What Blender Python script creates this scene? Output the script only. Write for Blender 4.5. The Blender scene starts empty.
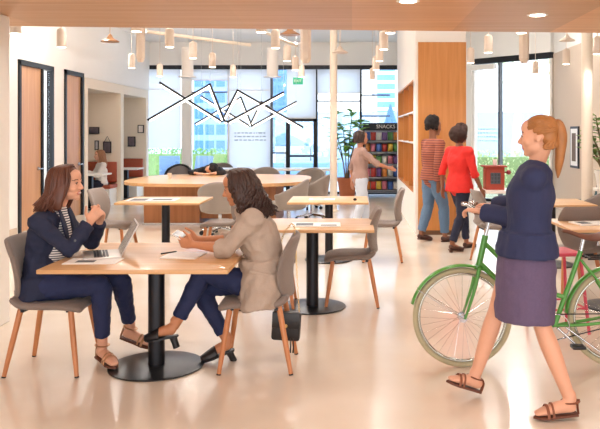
LAMP_W, SOFFIT_W = 34, 26
SKY, SUN, EXPO = 3.6, 2.0, 0.13
UP_W = 60
import bpy, bmesh, math, random
from mathutils import Vector, Matrix, Quaternion
random.seed(7)
SC = bpy.context.scene
COL = SC.collection
PI = math.pi
V = Vector
rad = math.radians

# ------------------------------------------------------------ materials
def lin(h):
    h = h.lstrip('#')
    out = []
    for i in (0, 2, 4):
        c = int(h[i:i+2], 16)/255
        out.append(c/12.92 if c <= 0.04045 else ((c+0.055)/1.055)**2.4)
    return (*out, 1)
MATS = {}
def mat(name, col, rough=.5, metal=0.0, var=0.0, vscale=8, bump=0.0, bscale=60, emit=0.0, ecol=None, coat=0.0, sheen=0.0, spec=.5):
    if name in MATS: return MATS[name]
    m = bpy.data.materials.new(name); m.use_nodes = True
    nt = m.node_tree; N = nt.nodes; L = nt.links
    b = N['Principled BSDF']
    c = lin(col) if isinstance(col, str) else (*col, 1)
    b.inputs['Base Color'].default_value = c
    b.inputs['Roughness'].default_value = rough
    b.inputs['Metallic'].default_value = metal
    b.inputs['Specular IOR Level'].default_value = spec
    if coat: b.inputs['Coat Weight'].default_value = coat
    if sheen: b.inputs['Sheen Weight'].default_value = sheen
    if emit:
        b.inputs['Emission Color'].default_value = lin(ecol) if ecol else c
        b.inputs['Emission Strength'].default_value = emit
    tc = N.new('ShaderNodeTexCoord')
    if var:
        n = N.new('ShaderNodeTexNoise'); n.inputs['Scale'].default_value = vscale; n.inputs['Detail'].default_value = 5
        L.new(tc.outputs['Object'], n.inputs['Vector'])
        mx = N.new('ShaderNodeMix'); mx.data_type = 'RGBA'
        mx.inputs[6].default_value = tuple(max(0, x*(1-var)) for x in c[:3])+(1,)
        mx.inputs[7].default_value = tuple(min(1, x*(1+var)) for x in c[:3])+(1,)
        L.new(n.outputs['Fac'], mx.inputs[0]); L.new(mx.outputs[2], b.inputs['Base Color'])
    if bump:
        n = N.new('ShaderNodeTexNoise'); n.inputs['Scale'].default_value = bscale; n.inputs['Detail'].default_value = 3
        L.new(tc.outputs['Object'], n.inputs['Vector'])
        bp = N.new('ShaderNodeBump'); bp.inputs['Strength'].default_value = bump; bp.inputs['Distance'].default_value = .01
        L.new(n.outputs['Fac'], bp.inputs['Height']); L.new(bp.outputs['Normal'], b.inputs['Normal'])
    MATS[name] = m
    return m
def wood(name, c1, c2, axis='X', rough=.4, scale=1.0, plank=0.0, coat=.1, spec=.5):
    """grain stretched along axis; optional boards of width `plank` across Y"""
    m = bpy.data.materials.new(name); m.use_nodes = True
    nt = m.node_tree; N = nt.nodes; L = nt.links
    b = N['Principled BSDF']; b.inputs['Roughness'].default_value = rough; b.inputs['Coat Weight'].default_value = coat
    b.inputs['Specular IOR Level'].default_value = spec
    tc = N.new('ShaderNodeTexCoord'); mp = N.new('ShaderNodeMapping')
    s = {'X': (1.2, 22, 22), 'Y': (22, 1.2, 22), 'Z': (22, 22, 1.2)}[axis]
    mp.inputs['Scale'].default_value = [k*scale for k in s]
    L.new(tc.outputs['Object'], mp.inputs['Vector'])
    n = N.new('ShaderNodeTexNoise'); n.inputs['Scale'].default_value = 1.0; n.inputs['Detail'].default_value = 6; n.inputs['Distortion'].default_value = .6
    L.new(mp.outputs['Vector'], n.inputs['Vector'])
    cr = N.new('ShaderNodeValToRGB')
    cr.color_ramp.elements[0].position = .3; cr.color_ramp.elements[0].color = lin(c2)
    cr.color_ramp.elements[1].position = .7; cr.color_ramp.elements[1].color = lin(c1)
    L.new(n.outputs['Fac'], cr.inputs['Fac'])
    out = cr.outputs['Color']
    if plank:
        # board-to-board tone by a stepped coordinate
        sx = N.new('ShaderNodeSeparateXYZ'); L.new(tc.outputs['Object'], sx.inputs[0])
        dv = N.new('ShaderNodeMath'); dv.operation = 'DIVIDE'; dv.inputs[1].default_value = plank
        L.new(sx.outputs['X'], dv.inputs[0])
        fl = N.new('ShaderNodeMath'); fl.operation = 'FLOOR'; L.new(dv.outputs[0], fl.inputs[0])
        wn = N.new('ShaderNodeTexWhiteNoise'); wn.noise_dimensions = '1D'; L.new(fl.outputs[0], wn.inputs['W'])
        mr = N.new('ShaderNodeMapRange'); mr.inputs['To Min'].default_value = .80; mr.inputs['To Max'].default_value = 1.14
        L.new(wn.outputs['Value'], mr.inputs['Value'])
        mm = N.new('ShaderNodeMix'); mm.data_type = 'RGBA'; mm.blend_type = 'MULTIPLY'; mm.inputs[0].default_value = 1
        L.new(out, mm.inputs[6]); L.new(mr.outputs['Result'], mm.inputs[7]); out = mm.outputs[2]
    L.new(out, b.inputs['Base Color'])
    MATS[name] = m
    return m
def stripes(name, c1, c2, scale, axis='Z', rough=.8, duty=.5):
    m = bpy.data.materials.new(name); m.use_nodes = True
    nt = m.node_tree; N = nt.nodes; L = nt.links
    b = N['Principled BSDF']; b.inputs['Roughness'].default_value = rough
    tc = N.new('ShaderNodeTexCoord'); sx = N.new('ShaderNodeSeparateXYZ'); L.new(tc.outputs['Object'], sx.inputs[0])
    mu = N.new('ShaderNodeMath'); mu.operation = 'MULTIPLY'; mu.inputs[1].default_value = scale; L.new(sx.outputs[axis], mu.inputs[0])
    fr = N.new('ShaderNodeMath'); fr.operation = 'FRACT'; L.new(mu.outputs[0], fr.inputs[0])
    gt = N.new('ShaderNodeMath'); gt.operation = 'GREATER_THAN'; gt.inputs[1].default_value = duty; L.new(fr.outputs[0], gt.inputs[0])
    mx = N.new('ShaderNodeMix'); mx.data_type = 'RGBA'; mx.inputs[6].default_value = lin(c1); mx.inputs[7].default_value = lin(c2)
    L.new(gt.outputs[0], mx.inputs[0]); L.new(mx.outputs[2], b.inputs['Base Color'])
    MATS[name] = m
    return m
def glass(name, tint=(.93, .97, 1), gloss=.08):
    m = bpy.data.materials.new(name); m.use_nodes = True
    nt = m.node_tree; N = nt.nodes; L = nt.links
    N.remove(N['Principled BSDF'])
    t = N.new('ShaderNodeBsdfTransparent'); t.inputs[0].default_value = (*tint, 1)
    g = N.new('ShaderNodeBsdfGlossy'); g.inputs['Roughness'].default_value = .02
    mx = N.new('ShaderNodeMixShader'); mx.inputs[0].default_value = gloss
    L.new(t.outputs[0], mx.inputs[1]); L.new(g.outputs[0], mx.inputs[2]); L.new(mx.outputs[0], N['Material Output'].inputs[0])
    MATS[name] = m
    return m

# ------------------------------------------------------------ mesh building
def frame(t, hint):
    t = t.normalized(); s = hint - t*hint.dot(t)
    if s.length < 1e-4:
        s = V((1, 0, 0)) - t*t.x
        if s.length < 1e-3: s = V((0, 1, 0)) - t*t.y
    s.normalize(); return s, t.cross(s)
def catmull(P, R, n):
    if n <= 1 or len(P) < 3: 
        if n <= 1: return P, R
        Q = []; S = []
        for k in range(n+1):
            u = k/n; Q.append(P[0].lerp(P[1], u)); S.append(tuple(a+(b-a)*u for a, b in zip(R[0], R[1])))
        return Q, S
    Q = []; S = []
    def cr(a, b, c, d, u): return .5*((2*b)+(c-a)*u+(2*a-5*b+4*c-d)*u*u+(3*b-a-3*c+d)*u**3)
    for i in range(len(P)-1):
        a, b, c, d = P[max(i-1, 0)], P[i], P[i+1], P[min(i+2, len(P)-1)]
        ra, rb, rc, rd = R[max(i-1, 0)], R[i], R[i+1], R[min(i+2, len(P)-1)]
        for k in range(n):
            u = k/n
            Q.append(cr(a, b, c, d, u)); S.append(tuple(max(1e-4, cr(w, x, y, z, u)) for w, x, y, z in zip(ra, rb, rc, rd)))
    Q.append(P[-1]); S.append(R[-1])
    return Q, S
class MB:
    def __init__(s): s.bm = bmesh.new()
    def box(s, c, size, rot=None, bevel=0):
        t = bmesh.new(); bmesh.ops.create_cube(t, size=1)
        for v in t.verts: v.co = V((v.co.x*size[0], v.co.y*size[1], v.co.z*size[2]))
        if bevel: bmesh.ops.bevel(t, geom=t.edges[:], offset=bevel, segments=2, profile=.5, affect='EDGES')
        M = Matrix.Translation(c)
        if rot is not None: M = M @ (rot.to_4x4() if hasattr(rot, 'to_4x4') else rot)
        s.merge(t, M); return s
    def b2(s, lo, hi, bevel=0):
        return s.box([(a+b)/2 for a, b in zip(lo, hi)], [abs(b-a) for a, b in zip(lo, hi)], None, bevel)
    def merge(s, t, M=None):
        if M is not None: bmesh.ops.transform(t, matrix=M, verts=t.verts)
        me = bpy.data.meshes.new('tmp'); t.to_mesh(me); t.free(); s.bm.from_mesh(me); bpy.data.meshes.remove(me)
    def sweep(s, P, R, seg=12, hint=V((0, 0, 1)), sub=1, cap=True, rnd=False, closed=False):
        P = [V(p) for p in P]
        R = [r if isinstance(r, tuple) else (r, r) for r in (R if isinstance(R, list) else [R]*len(P))]
        P, R = catmull(P, R, sub)
        if rnd:
            # hemispherical ends
            t0 = (P[0]-P[1]).normalized(); t1 = (P[-1]-P[-2]).normalized(); h0 = min(R[0]); h1 = min(R[-1])
            pre = [(P[0]+t0*h0*math.sin(a), tuple(r*math.cos(a) for r in R[0])) for a in (1.45, 1.0, .5)]
            post = [(P[-1]+t1*h1*math.sin(a), tuple(r*math.cos(a) for r in R[-1])) for a in (.5, 1.0, 1.45)]
            P = [p for p, _ in pre]+P+[p for p, _ in post]; R = [r for _, r in pre]+R+[r for _, r in post]
        n = len(P); rings = []; last = None
        for i in range(n):
            if closed: t = P[(i+1) % n]-P[i-1]
            else: t = P[min(i+1, n-1)]-P[max(i-1, 0)]
            if t.length < 1e-7: t = V((0, 0, 1))
            h = hint if last is None or hint.length > .5 and abs(t.normalized().dot(hint.normalized())) < .93 else last
            a, b = frame(t, h)
            if last is not None and a.dot(last) < 0: a, b = -a, -b
            last = a
            rings.append([s.bm.verts.new(P[i]+a*R[i][0]*math.cos(2*PI*k/seg)+b*R[i][1]*math.sin(2*PI*k/seg)) for k in range(seg)])
        for i in range(n if closed else n-1):
            A = rings[i]; B = rings[(i+1) % n]
            for k in range(seg):
                s.bm.faces.new((A[k], A[(k+1) % seg], B[(k+1) % seg], B[k]))
        if cap and not closed:
            s.bm.faces.new(rings[0][::-1]); s.bm.faces.new(rings[-1])
        return s
    def cyl(s, p0, p1, r0, r1=None, seg=16): return s.sweep([p0, p1], [r0, r0 if r1 is None else r1], seg)
    def ell(s, c, r, rot=None, seg=16):
        t = bmesh.new(); bmesh.ops.create_uvsphere(t, u_segments=seg, v_segments=max(6, seg*2//3), radius=1)
        M = Matrix.Translation(c)
        if rot is not None: M = M @ rot.to_4x4()
        r = (r, r, r) if not hasattr(r, '__len__') else r
        s.merge(t, M @ Matrix.Diagonal((*r, 1))); return s
    def lathe(s, prof, c=(0, 0, 0), seg=32):
        c = V(c); rings = []
        for r, z in prof:
            rings.append([s.bm.verts.new(c+V((r*math.cos(2*PI*k/seg), r*math.sin(2*PI*k/seg), z))) for k in range(seg)])
        for A, B in zip(rings, rings[1:]):
            for k in range(seg): s.bm.faces.new((A[k], A[(k+1) % seg], B[(k+1) % seg], B[k]))
        s.bm.faces.new(rings[0][::-1]); s.bm.faces.new(rings[-1]); return s
    def prism(s, pts, h0, h1, plane='XY'):
        def mk(p, h):
            return V((p[0], p[1], h)) if plane == 'XY' else V((p[0], h, p[1])) if plane == 'XZ' else V((h, p[0], p[1]))
        A = [s.bm.verts.new(mk(p, h0)) for p in pts]; B = [s.bm.verts.new(mk(p, h1)) for p in pts]; n = len(pts)
        s.bm.faces.new(A[::-1]); s.bm.faces.new(B)
        for k in range(n): s.bm.faces.new((A[k], A[(k+1) % n], B[(k+1) % n], B[k]))
        return s
    def sheet(s, F, nu, nv, th):
        """closed thick sheet from F(u,v) -> point, u,v in 0..1"""
        G = [[V(F(i/nu, j/nv)) for j in range(nv+1)] for i in range(nu+1)]
        def nrm(i, j):
            a = G[min(i+1, nu)][j]-G[max(i-1, 0)][j]; b = G[i][min(j+1, nv)]-G[i][max(j-1, 0)]
            n = a.cross(b); return n.normalized() if n.length > 1e-9 else V((0, 0, 1))
        f = th if callable(th) else (lambda u, v: th)
        A = [[s.bm.verts.new(G[i][j]+nrm(i, j)*f(i/nu, j/nv)/2) for j in range(nv+1)] for i in range(nu+1)]
        B = [[s.bm.verts.new(G[i][j]-nrm(i, j)*f(i/nu, j/nv)/2) for j in range(nv+1)] for i in range(nu+1)]
        for i in range(nu):
            for j in range(nv):
                s.bm.faces.new((A[i][j], A[i+1][j], A[i+1][j+1], A[i][j+1])); s.bm.faces.new((B[i][j], B[i][j+1], B[i+1][j+1], B[i+1][j]))
        for i in range(nu):
            s.bm.faces.new((A[i][0], B[i][0], B[i+1][0], A[i+1][0])); s.bm.faces.new((A[i][nv], A[i+1][nv], B[i+1][nv], B[i][nv]))
        for j in range(nv):
            s.bm.faces.new((A[0][j], A[0][j+1], B[0][j+1], B[0][j])); s.bm.faces.new((A[nu][j], B[nu][j], B[nu][j+1], A[nu][j+1]))
        return s
    def mesh(s, name='m'):
        bmesh.ops.recalc_face_normals(s.bm, faces=s.bm.faces)
        me = bpy.data.meshes.new(name); s.bm.to_mesh(me); s.bm.free(); return me
    def build(s, name, m, parent=None, smooth=True, subsurf=0, off=None, angle=35):
        me = s.mesh(name)
        if off is not None: me.transform(Matrix.Translation(-V(off)))
        return link(name, me, m, parent, smooth, subsurf, angle)
def link(name, me, m, parent=None, smooth=True, subsurf=0, angle=35):
    o = bpy.data.objects.new(name, me); COL.objects.link(o)
    if m is not None and len(me.materials) == 0: me.materials.append(m)
    if smooth:
        me.shade_smooth()
        if angle < 180:
            bm = bmesh.new(); bm.from_mesh(me); c = rad(angle)
            for e in bm.edges:
                if len(e.link_faces) == 2 and e.calc_face_angle(0) > c: e.smooth = False
            bm.to_mesh(me); bm.free()
    if subsurf:
        md = o.modifiers.new('sub', 'SUBSURF'); md.levels = subsurf; md.render_levels = subsurf
    if parent is not None: o.parent = parent
    return o
def tag(o, label=None, cat=None, group=None, kind=None):
    if label: o['label'] = label
    if cat: o['category'] = cat
    if group: o['group'] = group
    if kind: o['kind'] = kind
    return o
def thing(name, label, cat, loc=(0, 0, 0), rz=0, group=None):
    o = bpy.data.objects.new(name, None); COL.objects.link(o); o.empty_display_size = .1
    o.location = loc; o.rotation_euler = (0, 0, rz)
    return tag(o, label, cat, group)
def struct(name, mb, m, smooth=False): return tag(mb.build(name, m, None, smooth), kind='structure')
def dup(root, loc, rz=0, label=None, group=None):
    def cp(o, p):
        c = o.copy(); COL.objects.link(c)
        if p is not None: c.parent = p
        for ch in list(o.children): cp(ch, c)
        return c
    r = cp(root, None); r.location = loc; r.rotation_euler = (0, 0, rz)
    if label: r['label'] = label
    if group: r['group'] = group
    return r
def remesh(mb, voxel, smooth=4, disp=0, dscale=.05, factor=.5):
    me = mb.mesh('t'); o = bpy.data.objects.new('t', me); COL.objects.link(o)
    md = o.modifiers.new('r', 'REMESH'); md.mode = 'VOXEL'; md.voxel_size = voxel; md.adaptivity = 0
    sm = o.modifiers.new('s', 'SMOOTH'); sm.factor = factor; sm.iterations = smooth
    if disp:
        tx = bpy.data.textures.get('folds%g' % dscale) or bpy.data.textures.new('folds%g' % dscale, 'CLOUDS'); tx.noise_scale = dscale; tx.noise_depth = 1
        d = o.modifiers.new('d', 'DISPLACE'); d.texture = tx; d.strength = disp; d.mid_level = .5; d.texture_coords = 'GLOBAL'
    dg = bpy.context.evaluated_depsgraph_get(); dg.update()
    out = bpy.data.meshes.new_from_object(o.evaluated_get(dg))
    bpy.data.objects.remove(o); bpy.data.meshes.remove(me)
    return out

# camera geometry measured from the photograph: eye at 1.57 m, vanishing point (352,133), 720 px focal length
F_, VX, VY, EYE = 720.0, 352.0, 133.0, 1.57
def at(x, y, d): return V(((x-VX)*d/F_, d, EYE-(y-VY)*d/F_))
cam = bpy.data.cameras.new('camera'); co = bpy.data.objects.new('camera', cam); COL.objects.link(co)
co.location = (0, 0, EYE); co.rotation_euler = (rad(90), 0, 0)
cam.sensor_width = 36; cam.lens = F_/600*36; cam.shift_x = (300-VX)/600; cam.shift_y = (VY-214.5)/600
cam.clip_start = .05; cam.clip_end = 400
SC.camera = co
# ============================================================ materials
mat('white_paint', '#f3efea', .7, var=.02, vscale=2)
mat('cream_paint', '#eee1d0', .7, var=.02, vscale=2)
mat('greige_paint', '#cfbcaa', .75, var=.02, vscale=2)
mat('black_metal', '#1c1d22', .42, .3)
mat('pole_metal', '#26272c', .33, .6)
mat('chrome', '#c9ccd0', .18, 1)
mat('brass', '#caa468', .3, 1)
mat('copper', '#b98a63', .35, .8)
mat('gray_fabric', '#847770', .9, var=.12, vscale=120, bump=.25, bscale=400, sheen=.2)
mat('beige_fabric', '#877c74', .9, var=.08, vscale=90, bump=.2, bscale=300, sheen=.2)
mat('mesh_fabric', '#6d6766', .8, var=.2, vscale=150)
mat('red_upholstery', '#a1492f', .6, var=.06)
mat('white_laminate', '#f1ece6', .35)
mat('paper', '#f4f2ee', .6)
mat('dark_ink', '#5b5f66', .6)
mat('lamp_shade', '#e2d0c0', .55)
mat('lamp_glow', '#ffffff', .5, emit=7, ecol='#fff1dd')
mat('led_strip', '#ffffff', .5, emit=3.0, ecol='#fff6ea')
wood('table_wood', '#dcae7c', '#c99a66', 'X', .38)
wood('leg_wood', '#cd8a59', '#b97445', 'Z', .42)
wood('wall_wood', '#cf8f52', '#bd7a3d', 'Z', .45, .8, spec=.3)
wood('door_wood', '#c99a72', '#b98760', 'Z', .45, .8)
wood('soffit_wood', '#dcae84', '#cb9668', 'X', .42, .5, plank=.95, coat=.0)
wood('base_wood', '#b47748', '#9f6538', 'Z', .45, .7)
glass('clear_glass')
# floor: polished pale concrete with faint mottling
m = bpy.data.materials.new('floor_polish'); m.use_nodes = True; MATS['floor'] = m
N = m.node_tree.nodes; L = m.node_tree.links; b = N['Principled BSDF']
tc = N.new('ShaderNodeTexCoord'); n1 = N.new('ShaderNodeTexNoise'); n1.inputs['Scale'].default_value = 1.1; n1.inputs['Detail'].default_value = 6
L.new(tc.outputs['Object'], n1.inputs['Vector'])
cr = N.new('ShaderNodeValToRGB'); cr.color_ramp.elements[0].position = .35; cr.color_ramp.elements[0].color = lin('#e6d7c4')
cr.color_ramp.elements[1].position = .68; cr.color_ramp.elements[1].color = lin('#efe4d6')
L.new(n1.outputs['Fac'], cr.inputs['Fac']); L.new(cr.outputs['Color'], b.inputs['Base Color'])
b.inputs['Roughness'].default_value = .24; b.inputs['Coat Weight'].default_value = .5; b.inputs['Coat Roughness'].default_value = .14
# roller shade cloth: lets daylight through
m = bpy.data.materials.new('shade_cloth'); m.use_nodes = True; MATS['shade_cloth'] = m
N = m.node_tree.nodes; L = m.node_tree.links; N.remove(N['Principled BSDF'])
d = N.new('ShaderNodeBsdfDiffuse'); d.inputs[0].default_value = lin('#f2f0f0'); t = N.new('ShaderNodeBsdfTranslucent'); t.inputs[0].default_value = lin('#f6f5f6')
mx = N.new('ShaderNodeMixShader'); mx.inputs[0].default_value = .72
L.new(d.outputs[0], mx.inputs[1]); L.new(t.outputs[0], mx.inputs[2]); L.new(mx.outputs[0], N['Material Output'].inputs[0])

# ============================================================ the room
WL = -5.2; CZ = 3.9; YB = 18.5
struct('floor', MB().b2((-7, -4, -.1), (8.5, 18.6, 0)), MATS['floor'])
struct('ceiling', MB().b2((-7, 6, CZ), (8.5, 18.7, CZ+.15)), MATS['white_paint'])
struct('ceiling_wood', MB().prism([(-7, -4), (8.5, -4), (8.5, 7.47), (-7, 6.22)], 2.54, 2.66), MATS['soffit_wood'])
struct('ceiling_front', MB().prism([(-7, -4), (8.5, -4), (8.5, 7.43), (-7, 6.18)], 2.66, CZ+.15), MATS['white_paint'])
wl = MB()
for y0, y1 in ((-4, 11.2), (12.5, 13.0), (13.9, 14.1)): wl.b2((WL-.2, y0, 0), (WL, y1, CZ))
for y0, y1 in ((11.2, 12.5), (13.0, 13.9)): wl.b2((WL-.2, y0, 2.72), (WL, y1, CZ))
wl.b2((WL-.2, 14.1, 2.66), (WL, 18.5, CZ))
struct('wall_left', wl, MATS['white_paint'])
struct('baseboard_left', MB().b2((WL, -4, 0), (WL+.015, 11.15, .1)), MATS['greige_paint'])
struct('column', MB().b2((-3.3, 5.6, 0), (-2.85, 6.0, 2.54), .012), MATS['white_paint'])
al = MB()
for y0, y1 in ((13.95, 14.1), (16.1, 16.3), (18.1, 18.3)): al.b2((-6.4, y0, 0), (WL+.03, y1, 2.45))
al.b2((-6.5, 13.95, 0), (-6.4, 18.5, 2.65)); al.b2((-6.4, 13.95, 2.45), (WL+.03, 18.3, 2.65))
struct('wall_alcoves', al, MATS['cream_paint'])
def door(n, y0, y1, leaf):
    fr = MB()
    for a, c in ((y0, y0+.07), (y1-.07, y1)): fr.b2((WL-.07, a, 0), (WL+.03, c, 2.72))
    fr.b2((WL-.07, y0, 2.64), (WL+.03, y1, 2.72))
    if leaf < y1-.2: fr.b2((WL-.07, leaf, 0), (WL+.02, leaf+.05, 2.66))
    d = struct('door_%d' % n, fr, MATS['black_metal'])
    MB().b2((WL-.065, y0+.07, .01), (WL-.015, leaf, 2.64)).build('door_leaf', MATS['door_wood'], d, False)
    h = MB().cyl((WL, leaf-.12, .98), (WL+.07, leaf-.12, .98), .012).sweep([(WL+.07, leaf-.1, .98), (WL+.07, leaf-.27, .98)], .011, 10, rnd=True)
    h.cyl((WL-.03, leaf-.12, .98), (WL+.005, leaf-.12, .98), .03)
    h.build('door_handle', MATS['chrome'], d)
    if leaf < y1-.2:
        MB().b2((WL-.04, leaf+.07, .02), (WL-.03, y1-.07, 2.64)).build('glass_sidelight', MATS['clear_glass'], d, False)
    return d
door(1, 11.2, 12.5, 12.06); door(2, 13.0, 13.9, 13.83)
# room behind the sidelight
struct('wall_office', MB().b2((-7.0, 10.9, 0), (-6.9, 13.9, 2.8)), MATS['white_paint'])

# central wood-clad wall with the built-in shelves on its left face
BX0, BX1, BY0 = .98, 1.757, 11.1
wc = MB().b2((BX0+.35, BY0+.02, 0), (BX1, YB, CZ))
wc.b2((BX0, BY0+.02, 0), (BX0+.35, 11.5, CZ)); wc.b2((BX0, 15.3, 0), (BX0+.35, 15.6, CZ))
wc.b2((BX0, 11.5, 0), (BX0+.35, 15.3, .61)); wc.b2((BX0, 11.5, 2.43), (BX0+.35, 15.3, CZ))
struct('wall_center', wc, MATS['white_paint'])
struct('wall_center_cladding', MB().b2((BX0+.04, BY0-.015, .07), (BX1, BY0+.02, 2.97)), MATS['wall_wood'])
struct('baseboard_center', MB().b2((BX0+.06, BY0-.004, 0), (BX1, BY0+.02, .07)), mat('kick', '#6b4a32', .5))
sh = thing('wall_shelf', 'built-in orange wood cubby shelves recessed in the white wall end', 'shelf', (BX0, 11.5, .61))
MB().b2((.33, 0, 0), (.348, 3.8, 1.82)).build('back_panel', MATS['wall_wood'], sh, False)
MB().b2((.0, 0, 0), (.33, .02, 1.82)).build('side_panel', MATS['wall_wood'], sh, False)
MB().b2((.0, 3.78, 0), (.33, 3.8, 1.82)).build('side_panel', MATS['wall_wood'], sh, False)
for z in (.012, .80, 1.30, 1.808): MB().b2((.004, .02, z-.012), (.33, 3.78, z+.012)).build('shelf_board', MATS['white_laminate' if .1 < z < 1.5 else 'wall_wood'], sh, False)
for y in (1.2, 2.5): MB().b2((.02, y-.012, 0.03), (.33, y+.012, 1.79)).build('divider', MATS['wall_wood'], sh, False)
tag(MB().lathe([(.03, 0), (.045, .05), (.04, .12), (.02, .16), (.022, .2)], (BX0+.14, 13.3, .61+.812), 20).build('vase', MATS['paper']), 'small white vase standing in the wood cubby shelves', 'vase')

# back window wall
def bx(px, d=YB): return (px-VX)*d/F_
def bz(py, d=YB): return EYE-(py-VY)*d/F_
struct('wall_back', MB().b2((-6.6, YB, 3.3), (BX0+.4, YB+.15, CZ)).b2((-6.6, YB, 0), (bx(143), YB+.15, 3.3)), MATS['white_paint'])
w1 = struct('window_1', MB().b2((bx(143), YB-.02, 3.2), (BX0+.36, YB+.12, 3.31)).b2((bx(143), YB-.0, 0), (BX0+.36, YB+.12, .06)), MATS['black_metal'])
MB().b2((bx(143), YB+.05, .05), (BX0+.36, YB+.06, 3.25)).build('window_glass', MATS['clear_glass'], w1, False)
for px, hw, mm in ((145, .03, 'white_paint'), (186.5, .13, 'white_paint'), (228.5, .03, 'white_paint'), (271.5, .03, 'dark_ink'), (316.5, .03, 'black_metal'), (360.8, .03, 'black_metal')):
    MB().b2((bx(px)-hw, YB, .06), (bx(px)+hw, YB+.12, 3.2)).build('mullion', MATS[mm], w1, False)
for px0, px1, py in ((317.5, 360, 101), (361.5, 390, 95), (361.5, 390, 116), (272, 286, 153), (191, 228, 92)):
    MB().b2((bx(px0), YB+.02, bz(py)-.018), (bx(px1), YB+.1, bz(py)+.018)).build('transom', MATS['dark_ink'], w1, False)
# glazed terrace door with a black frame
d3 = struct('door_3', MB().b2((bx(286), YB-.05, 0), (bx(290), YB+.1, bz(118.5))).b2((bx(313.5), YB-.05, 0), (bx(317), YB+.1, bz(118.5))).b2((bx(286), YB-.05, bz(121.5)), (bx(317), YB+.1, bz(117.5))).b2((bx(289), YB-.04, bz(157)), (bx(314), YB+.08, bz(155))), MATS['black_metal'])
MB().cyl((bx(311), YB-.1, .85), (bx(311), YB-.1, 1.25), .015).build('door_handle', MATS['chrome'], d3)
GR = 'roller shades on the back windows'
for k, (a, c, py, lab) in enumerate(((147, 181, 89, 'short pale roller shade at the left end of the back windows'), (192, 228, 80, 'short pale roller shade over the blue-glass view of the back windows'),
        (229.5, 270.5, 90, 'pale roller shade drawn above the white panel with faint writing'), (287, 316, 118, 'pale roller shade drawn down to the black terrace door'), (317.5, 360, 93, 'pale roller shade above the tall potted plant'))):
    r = thing('window_blind', lab, 'blind', (bx((a+c)/2), YB-.06, 3.2), 0, GR)
    hw = (bx(c)-bx(a))/2
    MB().b2((-hw, -.003, bz(py)-3.2), (hw, .003, 0)).build('shade_cloth', MATS['shade_cloth'], r, False)
    MB().b2((-hw, -.012, bz(py)-3.22), (hw, .012, bz(py)-3.195)).build('bottom_bar', MATS['white_laminate'], r, False)
def panel(name, lab, a, c, y0, y1, lines):
    p = thing(name, lab, 'blind', (bx((a+c)/2), YB-.04, bz(y1)))
    hw = (bx(c)-bx(a))/2; H = bz(y0)-bz(y1)
    MB().b2((-hw, -.003, 0), (hw, .003, H)).build('screen_cloth', MATS['shade_cloth'], p, False)
    if lines:
        mb = MB(); rr = random.Random(3)
        for i, py in enumerate(lines):
            x = -hw*.75
            while x < hw*.8:
                wd = rr.uniform(.03, .11); mb.b2((x, -.0065, bz(py)-bz(y1)-.018), (min(x+wd, hw*.85), -.0032, bz(py)-bz(y1)+.018)); x += wd+.03
        mb.build('lettering', mat('faint_ink', '#cfd2d6', .6), p, False)
panel('window_blind', 'white roller screen with faint rows of writing in the back windows', 229.5, 270.5, 90.3, 192, (133, 136.5, 140))
panel('window_blind', 'blank white roller screen filling the leftmost back window above the greenery', 147, 181, 89.3, 148, None)

# angled right-hand window wall and the beige wall beside it
A = V((2.72, 17.05, 0)); B = V((4.3, 15.4, 0)); dv = (B-A); LW = dv.length; ang = math.atan2(dv.y, dv.x)
RM = Matrix.Rotation(ang, 4, 'Z')
def awb(mb, u0, u1, z0, z1, t0=-.06, t1=.06):
    c = A+dv.normalized()*((u0+u1)/2)+V((-dv.y, dv.x, 0)).normalized()*((t0+t1)/2)
    return mb.box((c.x, c.y, (z0+z1)/2), (abs(u1-u0), t1-t0, z1-z0), RM)
struct('wall_right_window', awb(awb(MB(), 0, LW, 3.3, CZ, -.1, .1), -.4, .2, 0, CZ, -.1, .1), MATS['white_paint'])
w2 = struct('window_2', awb(awb(MB(), .2, LW, 3.17, 3.3), .2, LW, 0, .06), MATS['black_metal'])
awb(MB(), .2, LW, .06, 3.17, -.005, .005).build('window_glass', MATS['clear_glass'], w2, False)
awb(MB(), .92, .97, .06, 3.17).build('mullion', MATS['dark_ink'], w2, False)
awb(MB(), LW-.06, LW, .06, 3.17).build('mullion', MATS['white_paint'], w2, False)
awb(MB(), .2, .26, .06, 3.17).build('mullion', MATS['white_paint'], w2, False)
mb = MB(); rr = random.Random(5)
for i, z in enumerate((1.66, 1.57, 1.48, 1.39)):
    u = .32
    while u < .85:
        wdt = rr.uniform(.02, .07); awb(mb, u, min(u+wdt, .87), z-.014, z+.014, -.012, -.008); u += wdt+.025
mb.build('window_lettering', mat('glass_ink', '#b9bfc9', .6), w2, False)
r = thing('window_blind', 'slim white roller shade rolled up on the angled right-hand window', 'blind', (A.x, A.y, 3.05))
q = awb(MB(), .26, .9, 3.02, 3.14, -.2, -.09); q.build('shade_roll', MATS['white_laminate'], r, False, off=(A.x, A.y, 3.05))
struct('wall_back_center', MB().b2((BX1, 17.0, 0), (2.6, 17.2, CZ)), MATS['white_paint'])
struct('wall_right', MB().b2((4.3, 9.6, 0), (4.5, 15.45, 3.26)), MATS['greige_paint'])
struct('wall_right_upper', MB().b2((4.32, 9.6, 3.26), (4.5, 15.45, CZ)), MATS['white_paint'])
struct('wall_right_side', MB().b2((4.5, 9.4, 0), (8.5, 9.6, CZ)), MATS['greige_paint'])
struct('wall_far_right', MB().b2((8.3, -4, 0), (8.5, 9.6, CZ)), MATS['white_paint'])
for px, d, lab in ((333.5, 14.5, 0), (587, 10, 0)):
    x = (px-VX)*d/F_
    struct('column', MB().lathe([(.1, 0), (.1, .02), (.075, .03), (.075, CZ)], (x, d, 0), 24), MATS['cream_paint'], True)
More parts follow.
